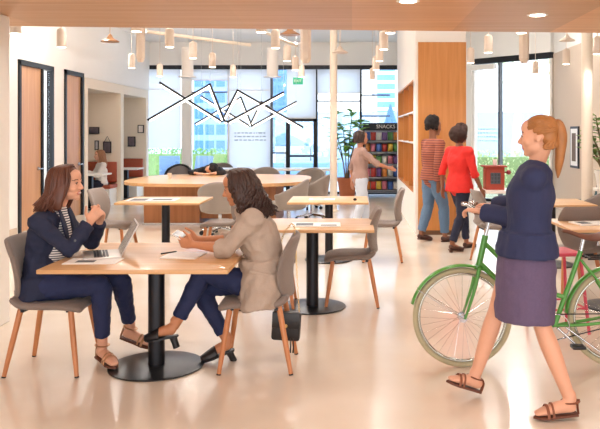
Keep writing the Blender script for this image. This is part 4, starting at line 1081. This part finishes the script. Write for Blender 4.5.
def shoe(par, off, heel, toe, m, kind, k=1.0, an=None):
    heel, toe = V(heel), V(toe); d = (toe-heel).normalized(); s = d.cross(V((0, 0, 1))).normalized(); up = s.cross(d); L = (toe-heel).length
    mm = MATS[m]
    def sole(h0, h1, th):
        mb = MB(); out = [(-.008, .0), (.0, .026), (.25*L, .03), (.5*L, .034), (.72*L, .043), (.92*L, .03), (L+.008, .0)]
        pts = [(a, b) for a, b in out]+[(a, -b) for a, b in out[-2:0:-1]]
        A = [mb.bm.verts.new(heel+d*a+s*b*k+up*0) for a, b in pts]; B = [mb.bm.verts.new(heel+d*a+s*b*k-up*th) for a, b in pts]
        n = len(pts); mb.bm.faces.new(A); mb.bm.faces.new(B[::-1])
        for i in range(n): mb.bm.faces.new((A[i], B[i], B[(i+1) % n], A[(i+1) % n]))
        return mb
    sh = sole(0, 0, .012).build('shoe_sole', mm if kind != 'sandal' else mat('sole_brown', '#6a3e2c', .6), par, False, 0, off)
    if kind == 'flat' or kind == 'closed':
        a = MB().sweep([heel+d*.025+up*.034, heel+d*L*.42+up*.036, heel+d*L*.72+up*.028, toe-d*.015+up*.018], [(.035*k, .038), (.04*k, .036), (.047*k, .028), (.036*k, .018)], 14, s, 4, rnd=True)
        me = remesh(a, .007, 2); me.transform(Matrix.Translation(-off)); me.materials.append(mm); link('shoe_upper', me, None, par, True, 0, 180)
    if kind == 'sandal':
        st = MB()
        def strap(c, w, h, t=.012):
            P = [c+s*w*math.cos(a)+up*h*math.sin(a) for a in [PI*j/10 for j in range(11)]]; st.sweep(P, [(t*.7, .0035)]*11, 8, d)
        strap(heel+d*L*.72, .05*k, .058); strap(heel+d*L*.60, .046*k, .066, .009)
        c = (V(an) if an is not None else heel+d*.05+up*.09)-V((0, 0, .0))
        st.sweep([c+d*.046*math.cos(a)+s*.042*math.sin(a)+V((0, 0, -.004)) for a in [2*PI*j/16 for j in range(16)]], [(.0035, .009)]*16, 8, V((0, 0, 1)), closed=True)
        st.sweep([heel-d*.006+up*.0, heel-d*.004+up*.05, c-d*.044], [(.018, .004)]*3, 8, s, 3)
        st.build('sandal_straps', mm, par, True, 0, off)
    if kind == 'mule':
        def F(u, v):
            a = PI*v; w = (.052-.012*max(0, u-.5)*2*(u > .5))*k; x = L*(.52+.50*u); h = .066-.034*u
            return heel+d*x+s*w*math.cos(a)*(1-.45*u**3)+up*(h*math.sin(a)**.8 if 0 < v < 1 else 0)
        MB().sheet(F, 8, 12, .005).build('shoe_upper', mm, par, True, 0, off, 180)
    if kind in ('mule', 'heel'):
        hb0 = heel+d*.03-up*.008; hz = hb0+V((0, 0, -.07)) if kind == 'mule' else V((hb0.x, hb0.y, .0))
        if kind == 'mule': hz = hb0-up*.075-d*.012
        MB().sweep([hb0, hb0.lerp(hz, .5), hz], [(.028, .026), (.025, .022), (.025, .023)], 12, s).build('block_heel', mm, par, True, 0, off)
    if kind == 'heel':
        a = MB().sweep([heel+d*.025+up*.034, heel+d*L*.42+up*.03, heel+d*L*.72+up*.026, toe-d*.015+up*.018], [(.034*k, .036), (.038*k, .03), (.046*k, .027), (.034*k, .017)], 14, s, 4, rnd=True)
        me = remesh(a, .007, 2); me.transform(Matrix.Translation(-off)); me.materials.append(mm); link('shoe_upper', me, None, par, True, 0, 180)

# ------------------------------------------------ 1. woman in the navy blazer (faces +X)
r, o = person('seated woman with long brown hair in a navy blazer and jeans, hands clasped', (-2.0, 4.85, 0))
P1 = dict(pel=(-2.07, 4.85, .585), chest=(-2.045, 4.84, .88), neck=(-1.985, 4.84, 1.055), bend=(-.025, 0, 0),
          shR=(-2.045, 4.69, .985), elR=(-1.83, 4.66, .812), wrR=(-1.742, 4.78, .975), shL=(-2.02, 5.0, .99), elL=(-1.805, 4.99, .80), wrL=(-1.715, 4.90, .97),
          hipR=(-2.05, 4.765, .555), knR=(-1.655, 4.755, .565), anR=(-1.685, 4.86, .145), heelR=(-1.735, 4.92, .05), toeR=(-1.555, 4.73, .032),
          hipL=(-2.05, 4.935, .555), knL=(-1.60, 4.97, .56), anL=(-1.60, 5.2, .17), heelL=(-1.665, 5.2, .10), toeL=(-1.44, 5.17, .03))
H1 = Head(at(67, 184, 4.84), (1, -.10, .03), (-.08, 0, 1), 1.0)
curl = [(.75, 1.0, .6), (.8, 1.05, .6), (.85, 1.05, .6), (.9, 1.1, .6)]
hands = [dict(W=P1['wrR'], D=(.35, .55, .85), T=(-.6, .3, .4), N=(-.3, .9, .1), curls=[(.25, .9, .6)]*2+[(.7, 1.1, .6)]*2),
         dict(W=P1['wrL'], D=(.35, -.55, .85), T=(-.6, -.3, .4), N=(-.3, -.9, .1), curls=[(.1, .4, .3), (.75, 1.1, .6), (.8, 1.1, .6), (.8, 1.1, .6)])]
body(P1, H1, 'skin_light', r, o, 1.0, .0055, hands=hands)
MB().sweep([H1.p(.083, .020, -.059), H1.p(.0925, 0, -.062), H1.p(.083, -.020, -.059)], [.002, .0045, .002], 8, H1.u, 5).build('teeth', MATS['eye_white'], r, off=o)
g = MB(); torso(g, P1, 1.0, 1.0, .010, 0, 5); sleeve(g, P1, 'R', 1.0, .011, .93); sleeve(g, P1, 'L', 1.0, .011, .93)
g.sweep([(-2.09, 4.85, .62), (-2.085, 4.85, .52), (-2.08, 4.85, .475)], [(.19, .15), (.20, .165), (.20, .165)], 20, V((0, 1, 0)), 2)
garment('blazer', 'navy_blazer', r, o, g, .008, 3, .022, .06)
for s_ in (1, -1):
    # lapels
    def lp(u, v, s_=s_):
        a = V((-1.955, 4.84+.055*s_, 1.07)).lerp(V((-1.90, 4.84+.035*s_, .80)), u); w = .055*math.sin(PI*min(1, u*.85+.12))
        return a+V((.012+.02*math.sin(PI*u), s_*w*v*1.3, .018*v*(1-u)))
    MB().sheet(lp, 10, 4, .007).build('lapel', MATS['navy_blazer'], r, True, 0, o, 180)
g = MB(); g.sweep([(-2.01, 4.84, .80), (-2.005, 4.84, .90), (-1.985, 4.84, 1.0), (-1.975, 4.84, 1.045)], [(.10, .125), (.10, .122), (.085, .085), (.062, .06)], 18, V((0, 1, 0)), 4, rnd=True)
garment('shirt', 'stripe_shirt', r, o, g, .008, 2)
MB().cyl((-1.79, 4.655, .875), (-1.787, 4.645, .875), .007).build('cuff_button', MATS['dark_ink'], r, off=o)
g = MB()
for s_ in 'RL': trouser(g, P1, s_, 1.0, .012, .86)
g.ell((-2.07, 4.85, .56), (.15, .185, .11))
garment('jeans', 'denim_dark', r, o, g, .008, 3, .014, .05)
strands(H1, r, o, 'hair_brown', 330, 0, dict(az=(46, 180), len=.125, back=(-.068, 0, 0), cf=.02, mass=[([H1.p(-.07, 0, .0), H1.p(-.095, 0, -.06), H1.p(-.125, 0, -.12), H1.p(-.15, 0, -.155)], [(.08, .05), (.085, .045), (.085, .035), (.06, .02)]), ([H1.p(-.01, -.07, .03), H1.p(-.02, -.082, -.04), H1.p(-.03, -.09, -.11), H1.p(-.02, -.09, -.16)], [(.02, .05), (.022, .055), (.022, .05), (.012, .03)])]), 2)
for s_ in 'RL': shoe(r, o, P1['heel'+s_], P1['toe'+s_], 'brass' if False else 'sandal_gold' if 'sandal_gold' in MATS else mat('sandal_gold', '#b98a62', .4, .35).name, 'sandal', 1.0, P1['an'+s_])

# ------------------------------------------------ 2. woman in the beige blazer (faces -X)
r, o = person('seated woman with dark shoulder-length hair in a beige blazer, holding a phone', (-.65, 4.88, 0))
P2 = dict(pel=(-.63, 4.88, .585), chest=(-.64, 4.88, .88), neck=(-.705, 4.88, 1.05), bend=(.045, 0, 0),
          shL=(-.655, 4.715, 1.0), elL=(-.815, 4.70, .815), wrL=(-1.045, 4.76, .832), shR=(-.675, 5.05, 1.0), elR=(-.845, 5.06, .815), wrR=(-1.055, 4.93, .84),
          hipL=(-.66, 4.80, .555), knL=(-1.0, 4.86, .63), anL=(-1.185, 4.82, .285), heelL=(-1.165, 4.80, .225), toeL=(-1.375, 4.80, .19),
          hipR=(-.66, 4.965, .555), knR=(-1.06, 4.985, .50), anR=(-.86, 4.97, .135), heelR=(-.82, 4.97, .08), toeR=(-1.02, 4.90, .02))
H2 = Head(at(238.5, 188, 4.87), (-1, -.04, -.22), (-.12, 0, 1), 1.0)
hands = [dict(W=P2['wrL'], D=(-1, .25, .12), T=(-.1, .3, 1), N=(-.2, 1, .2), curls=[(.35, .6, .4), (.5, .7, .4), (.6, .8, .5), (.7, .8, .5)]),
         dict(W=P2['wrR'], D=(-1, -.25, .12), T=(-.1, -.3, 1), N=(-.2, -1, .2), curls=[(.25, .4, .3), (.5, .7, .4), (.6, .8, .5), (.7, .8, .5)])]
body(P2, H2, 'skin_tan', r, o, 1.0, .0055, hands=hands, lips='lips_dark')
g = MB(); torso(g, P2, 1.0, 1.10, .016, 0, 5); sleeve(g, P2, 'L', 1.0, .022, .30); sleeve(g, P2, 'R', 1.0, .022, .30)
g.sweep([(-.61, 4.88, .72), (-.605, 4.87, .56), (-.61, 4.85, .44), (-.605, 4.84, .385)], [(.19, .15), (.235, .16), (.265, .15), (.265, .125)], 24, V((0, 1, 0)), 4)
garment('blazer', 'beige_blazer', r, o, g, .008, 3, .03, .07)
g = MB().sweep([(-.79, 4.88, 1.03), (-.715, 4.80, 1.065), (-.645, 4.82, 1.075), (-.63, 4.88, 1.08), (-.645, 4.94, 1.075), (-.715, 4.96, 1.065), (-.79, 4.88, 1.03)], [(.012, .03)]*7, 10, V((1, 0, .3)), 4)
garment('collar', 'beige_blazer', r, o, g, .006, 2)
MB().box((-.60, 4.665, .66), (.13, .014, .022), Matrix.Rotation(.22, 3, 'Y'), .004).build('pocket_flap', MATS['beige_blazer'], r, off=o)
g = MB()
for s_ in 'RL': trouser(g, P2, s_, 1.0, .012, .86)
g.ell((-.64, 4.88, .56), (.15, .185, .11))
garment('jeans', 'denim_dark', r, o, g, .008, 3, .014, .05)
strands(H2, r, o, 'hair_dark', 330, 0, dict(az=(50, 180), len=.155, back=(.085, 0, -.005), cf=.02, mass=[([H2.p(-.06, 0, .0), H2.p(-.085, 0, -.06), H2.p(-.07, 0, -.13), H2.p(-.05, 0, -.19)], [(.085, .05), (.095, .05), (.098, .045), (.07, .03)]), ([H2.p(-.01, .07, .03), H2.p(-.02, .088, -.04), H2.p(-.02, .092, -.10), H2.p(-.0, .09, -.15)], [(.022, .05), (.025, .055), (.025, .05), (.015, .03)])]), 3, .006, .02)
mat('black_shoe', '#17161a', .4)
shoe(r, o, P2['heelL'], P2['toeL'], 'black_shoe', 'mule'); shoe(r, o, P2['heelR'], P2['toeR'], 'black_shoe', 'mule')
ph = thing('phone', 'white phone held by the woman in the beige blazer', 'phone', (-1.165, 4.845, .885))
pr = Matrix.Rotation(rad(28), 3, 'Y') @ Matrix.Rotation(rad(6), 3, 'X')
MB().box((0, 0, 0), (.072, .145, .009), pr, .004).build('phone_body', MATS['white_laminate'], ph); MB().box(pr @ V((0, 0, .005)), (.064, .125, .0012), pr).build('screen', mat('phone_screen', '#9aa3ad', .15), ph, False)

# ------------------------------------------------ 3. walking woman with the bicycle (faces -X)
r, o = person('walking woman with a ginger ponytail, dark blue shirt and mauve skirt, pushing the bicycle', (.95, 4.25, 0))
P3 = dict(pel=(1.03, 4.2, .92), chest=(1.045, 4.22, 1.205), neck=(1.085, 4.23, 1.39), bend=(.0, 0, 0),
          shL=(1.03, 4.075, 1.31), elL=(.985, 4.26, 1.06), wrL=(.80, 4.465, 1.085), shR=(1.075, 4.39, 1.31), elR=(1.07, 4.58, 1.13), wrR=(.93, 4.76, 1.09),
          hipL=(1.03, 4.12, .88), knL=(1.07, 4.04, .48), anL=(1.20, 3.96, .10), heelL=(1.235, 3.95, .035), toeL=(1.0, 3.94, .02),
          hipR=(1.0, 4.29, .88), knR=(.86, 4.30, .50), anR=(.735, 4.30, .115), heelR=(.765, 4.30, .03), toeR=(.565, 4.25, .11))
H3 = Head(at(538, 137, 4.2), (-1, .35, -.02), (-.05, 0, 1), 1.02)
fl = [(.5, .9, .7)]*4
hands = [dict(W=P3['wrL'], D=(-.75, .5, .05), T=(.3, .8, -.1), N=(-.1, .1, -1), curls=fl), dict(W=P3['wrR'], D=(-.6, .6, 0), T=(-.6, -.6, 0), N=(0, -.1, -1), curls=fl)]
body(P3, H3, 'skin_light', r, o, 1.0, .007, hands=hands)
g = MB(); torso(g, P3, 1.0, 1.12, .016, 0, 5); sleeve(g, P3, 'L', 1.0, .022, .9); sleeve(g, P3, 'R', 1.0, .022, .9)
mat('navy_shirt', '#2b3358', .85, var=.12, vscale=120)
g.sweep([(1.02, 4.2, 1.0), (1.02, 4.2, .90), (1.02, 4.2, .86)], [(.2, .155), (.222, .178), (.228, .182)], 20, V((0, 1, 0)), 2)
garment('shirt', 'navy_shirt', r, o, g, .009, 3, .012, .07)
g = MB().sweep([(1.02, 4.2, .98), (1.02, 4.2, .90), (1.01, 4.19, .76), (1.0, 4.165, .60), (.995, 4.155, .49)], [(.172, .132), (.192, .155), (.205, .17), (.215, .17), (.215, .165)], 28, V((0, 1, 0)), 4)
garment('skirt', mat('mauve_skirt', '#625473', .85, var=.12, vscale=80), r, o, g, .009, 3, .015, .08)
g = MB().sweep([(1.03, 4.025, .86), (1.02, 4.0, .72), (1.01, 4.0, .70)], [.02, .02, .02], 8, V((1, 0, 0)))
pulled(H3, r, o, 'hair_ginger', 170, (-.115, 0, .055), 5)
MB().sweep([H3.p(-.085, 0, .075), H3.p(-.115, .0, .07), H3.p(-.128, 0, .0), H3.p(-.12, 0, -.09), H3.p(-.11, 0, -.17), H3.p(-.105, 0, -.23)], [(.02, .02), (.03, .028), (.036, .034), (.034, .03), (.024, .022), (.006, .006)], 14, H3.l, 6, rnd=True).build('ponytail', MATS['hair_ginger'], r, off=o)
mat('sandal_brown', '#8a5238', .55)
for s_ in 'LR': shoe(r, o, P3['heel'+s_], P3['toe'+s_], 'sandal_brown', 'sandal', 1.0, P3['an'+s_])

# ------------------------------------------------ standing people further back
def stander(lab, x, y, hgt, face, stride, skin, top, topm, legm, hair, shoem, arm='down', voxel=.011, wid=1.0, tophem=.0, legw=.02, swing=.12, shoek='closed', legphase=1):
    k = hgt/1.70; r, o = person(lab, (x, y, 0)); f = V((math.cos(face), math.sin(face), 0)); l = V((-f.y, f.x, 0)); B = V((x, y, 0)); U = V((0, 0, 1))
    def q(a, b, c): return B+(f*a+l*b)*k+U*c*k
    P = dict(pel=q(0, 0, .93), chest=q(.0, 0, 1.22), neck=q(-.0, 0, 1.42))
    for s, sg in (('L', 1), ('R', -1)):
        st = stride*sg*legphase
        P['sh'+s] = q(0, .175*sg*wid, 1.355); sw = -swing*sg*legphase
        P['el'+s] = q(sw*.5-.03, .235*sg*wid, 1.08); P['wr'+s] = q(sw+.04, .24*sg*wid, .84)
        if arm == 'reach' and s == 'R': P['el'+s] = q(.22, -.20, 1.16); P['wr'+s] = q(.46, -.17, 1.08)
        P['hip'+s] = q(0, .085*sg, .88); P['kn'+s] = q(st*.5+.05, .09*sg, .48); P['an'+s] = q(st, .085*sg, .10)
        up = .0 if st >= 0 else .03
        P['heel'+s] = q(st-.05, .085*sg, .012+up); P['toe'+s] = q(st+.185, .10*sg, .012)
        P['an'+s] = q(st, .085*sg, .10+up*.6)
    H = Head(q(.025, 0, 1.585), f+l*.0, U, k*1.0)
    hands = []
    for s, sg in (('L', 1), ('R', -1)):
        d = (V(P['wr'+s])-V(P['el'+s])).normalized(); hands.append(dict(W=P['wr'+s], D=d, T=f, N=l*-sg, curls=[(.25, .35, .3)]*4, s=k))
    body(P, H, skin, r, o, k, voxel, hands=hands, wid=wid)
    g = MB(); torso(g, P, k, 1.05*wid, .016, 0, 5); 
    for s in 'LR': sleeve(g, P, s, k, .018, top)
    if tophem: g.sweep([q(0, 0, 1.02), q(0, 0, .92), q(0, 0, tophem)], [(.17*wid*k, .125*k), (.195*wid*k, .15*k), (.21*wid*k, .165*k)], 20, l, 3)
    garment('top', topm, r, o, g, voxel, 2, .018, .07)
    g = MB()
    for s in 'LR': trouser(g, P, s, k, legw, .93)
    g.ell(q(0, 0, .92), (.13*k, .13*k, .1*k)); g.sweep([q(0, 0, .86), q(0, 0, .98)], [(.165*k, .12*k)]*2, 18, l)
    garment('trousers', legm, r, o, g, voxel, 2, .012, .05)
    for s in 'LR': shoe(r, o, P['heel'+s], P['toe'+s], shoem, shoek, k)
    return r, o, P, H, k
def afro(H, r, o, m, R, seed=1, n=260, back=0):
    mb = MB(); rr = random.Random(seed)
    for i in range(n):
        a = V((rr.gauss(0, 1), rr.gauss(0, 1), rr.gauss(0, 1))).normalized()
        if a.x > .35 and a.z < .55: continue
        if a.z < -.55 and not back: continue
        c = H.p(-.03+a.x*.08*R[0], a.y*.075*R[1], .045+a.z*.075*R[2]-(back if a.x < .2 else 0)); mb.ell(c, rr.uniform(.022, .034)*H.k, None, 8)
    mb.ell(H.p(-.03, 0, .05), [x*H.k for x in (.092, .08, .078)], H.R, 14)
    me = remesh(mb, .010, 1); me.transform(Matrix.Translation(-o)); me.materials.append(MATS[m]); link('hair', me, None, r, True, 0, 180)
mat('jeans_mid', '#5b7592', .85, var=.15, vscale=60); mat('dark_trouser', '#20243a', .85, var=.1); mat('red_blouse', '#d8261f', .75, var=.08, vscale=40); mat('brown_shoe', '#4a2b22', .5)
r, o, P, H, k = stander('walking man with short curly black hair in a rust striped jumper and jeans', 1.17, 10.42, 1.77, rad(25), .14, 'skin_brown', .95, 'stripe_jumper', 'jeans_mid', 'hair_black', 'brown_shoe', voxel=.011, wid=1.12, tophem=.86, legw=.026, legphase=-1)
afro(H, r, o, 'hair_black', (1.2, 1.1, 1.5), 3)
r, o, P, H, k = stander('walking woman with curly dark hair in a loose red blouse and dark trousers', 1.44, 9.66, 1.66, rad(32), .2, 'skin_brown', .25, 'red_blouse', 'dark_trouser', 'hair_black', 'brown_shoe', voxel=.011, wid=1.12, tophem=.80, legw=.016, shoek='heel')
afro(H, r, o, mat('hair_curly', '#35201b', .85, var=.3, vscale=30).name, (1.5, 1.45, 1.35), 4, 420, .035)
r, o, P, H, k = stander('person in a mauve-brown top and pale trousers reaching towards the snack rack', 0.13, 11.4, 1.6, rad(14), .12, 'skin_mid', .2, mat('mauve_top', '#a5867c', .85, var=.1), mat('pale_trouser', '#c3cbd8', .85, var=.08), 'hair_dark', 'black_shoe', arm='reach', voxel=.012)
strands(H, r, o, 'hair_dark', 120, 0, dict(az=(60, 180), len=.03, back=(0, 0, 0)), 8, .007)

# ------------------------------------------------ woman in the alcove
r, o = person('woman with long light brown hair in a white top seated in the nearer alcove', (-5.55, 15.75, 0))
bx0 = V((-5.47, 15.72, -.07)); f = V((-.85, -.52, 0)).normalized(); l = V((-f.y, f.x, 0))
def q(a, b, c): return bx0+f*a+l*b+V((0, 0, c))
P4 = dict(pel=q(0, 0, .54), chest=q(.01, 0, .80), neck=q(.03, 0, .99))
for s, sg in (('L', 1), ('R', -1)):
    P4['sh'+s] = q(.0, .17*sg, .94); P4['el'+s] = q(.12, .21*sg, .72); P4['wr'+s] = q(.34, .12*sg, .80)
    P4['hip'+s] = q(.02, .085*sg, .53); P4['kn'+s] = q(.42, .09*sg, .53); P4['an'+s] = q(.42, .09*sg, .1); P4['heel'+s] = q(.37, .09*sg, .012); P4['toe'+s] = q(.6, .1*sg, .012)
H4 = Head(q(.05, 0, 1.145), f, (0, 0, 1), .98)
body(P4, H4, 'skin_light', r, o, .97, .012, hands=[dict(W=P4['wr'+s], D=f, T=(0, 0, 1), N=l*(-1 if s == 'L' else 1), curls=[(.4, .5, .4)]*4) for s in 'LR'])
g = MB(); torso(g, P4, .97, 1.08, .016, 0, 5); sleeve(g, P4, 'L', .97, .02, .85); sleeve(g, P4, 'R', .97, .02, .85)
garment('top', mat('white_top', '#ece6e2', .8), r, o, g, .012, 2, .015, .06)
g = MB(); trouser(g, P4, 'L', .97, .016); trouser(g, P4, 'R', .97, .016); g.ell(P4['pel'], (.15, .17, .1)); garment('trousers', 'dark_trouser', r, o, g, .012, 2)
for s in 'LR': shoe(r, o, P4['heel'+s], P4['toe'+s], 'black_shoe', 'closed')
strands(H4, r, o, mat('hair_lightbrown', '#9a6a48', .5, var=.25, vscale=20).name, 140, 0, dict(az=(58, 180), len=.16, back=-f*.03), 9, .008)

# ------------------------------------------------ person slumped on the meeting table
r, o = person('person with black hair and black top slumped with head resting on the meeting table', (-2.75, 14.75, 0))
tx = at(210, 0, 13.9).x
P5 = dict(pel=(tx-.15, 14.95, .56), chest=(tx-.12, 14.62, .80), neck=(tx-.05, 14.28, .86), shL=(tx+.10, 14.42, .83), elL=(tx+.25, 14.05, .80), wrL=(tx+.02, 13.86, .79), shR=(tx-.26, 14.42, .83), elR=(tx-.42, 14.05, .80), wrR=(tx-.22, 13.86, .79),
          hipL=(tx-.07, 14.95, .53), knL=(tx-.05, 14.60, .54), anL=(tx-.05, 14.66, .1), heelL=(tx-.05, 14.72, .012), toeL=(tx-.05, 14.48, .012), hipR=(tx-.25, 14.95, .53), knR=(tx-.27, 14.60, .54), anR=(tx-.27, 14.66, .1), heelR=(tx-.27, 14.72, .012), toeR=(tx-.27, 14.48, .012))
H5 = Head((tx-.02, 14.08, .87), (-.75, -.45, -.15), (.55, -.75, .1), 1.0)
body(P5, H5, 'skin_light', r, o, .97, .012, hands=[dict(W=P5['wrL'], D=(-1, -.1, 0), T=(0, -1, .3), N=(0, 0, -1), curls=[(.2, .3, .2)]*4), dict(W=P5['wrR'], D=(1, -.2, 0.05), T=(0, -1, .3), N=(0, 0, -1), curls=[(.2, .3, .2)]*4)])
g = MB(); torso(g, P5, .97, 1.06, .014, 0, 5); sleeve(g, P5, 'L', .97, .012, .6); sleeve(g, P5, 'R', .97, .012, .6)
garment('top', mat('black_top', '#1f1d22', .85), r, o, g, .012, 2)
g = MB(); trouser(g, P5, 'L', .97, .016); trouser(g, P5, 'R', .97, .016); g.ell(P5['pel'], (.15, .17, .1)); garment('trousers', 'dark_trouser', r, o, g, .012, 2)
for s in 'LR': shoe(r, o, P5['heel'+s], P5['toe'+s], 'black_shoe', 'closed')
afro(H5, r, o, 'hair_black', (1.15, 1.15, 1.15), 6, 300, .02)
sc = thing('stool', 'plain dark stool under the slumped person', 'stool', (tx-.16, 14.97, 0))
MB().lathe([(.18, .40), (.19, .41), (.19, .44), (.17, .455)], (0, 0, 0)).build('seat', MATS['gray_fabric'], sc)
for sx in (-.1, .1):
    for sy in (-.1, .1): MB().cyl((sx, sy, .41), (sx*1.5, sy*1.5, 0), .014).build('leg', MATS['black_metal'], sc)
# ============================================================ light
w = bpy.data.worlds.new('world'); SC.world = w; w.use_nodes = True
nt = w.node_tree; bg = nt.nodes['Background']
tc = nt.nodes.new('ShaderNodeTexCoord'); sx = nt.nodes.new('ShaderNodeSeparateXYZ'); nt.links.new(tc.outputs['Generated'], sx.inputs[0])
cr = nt.nodes.new('ShaderNodeValToRGB'); cr.color_ramp.elements[0].position = .0; cr.color_ramp.elements[0].color = (1, 1, 1, 1); cr.color_ramp.elements[1].position = .6; cr.color_ramp.elements[1].color = (.62, .80, 1, 1)
nt.links.new(sx.outputs['Z'], cr.inputs['Fac']); nt.links.new(cr.outputs['Color'], bg.inputs['Color'])
bg.inputs['Strength'].default_value = SKY
s = bpy.data.lights.new('sun', 'SUN'); s.energy = SUN; s.angle = .05; s.color = (1, .95, .88)
so = bpy.data.objects.new('sun', s); COL.objects.link(so); so.rotation_euler = (rad(48), 0, rad(25))
SC.view_settings.view_transform = 'Standard'; SC.view_settings.look = 'None'; SC.view_settings.exposure = EXPO; SC.view_settings.gamma = 1
SC.view_settings.use_curve_mapping = False
cy = SC.cycles; cy.use_denoising = True; cy.max_bounces = 10; cy.diffuse_bounces = 4; cy.glossy_bounces = 3; cy.transparent_max_bounces = 12; cy.caustics_reflective = False; cy.caustics_refractive = False
cy.sample_clamp_indirect = 8

# added fill: bare point lights below the ceiling that brighten the tall room
def bulb(p, e, col=(1, .96, .92), r=.012):  # makes one added fill light without any fixture
    l = bpy.data.lights.new('fill_light', 'POINT'); l.energy = e; l.color = col; l.shadow_soft_size = r
    o = bpy.data.objects.new('fill_light', l); COL.objects.link(o); o.location = p
for x, y in ((-2.65, 9.0), (-.58, 9.0), (2.15, 9.0), (-3.54, 15.5), (-1.71, 15.5), (-1.2, 12.5), (-4.0, 11.5), (3.0, 13.0)): bulb((x, y, 3.45), UP_W)
bulb((-6.2, 12.2, 2.5), 90)  # added fill light to brighten the office behind the sidelight
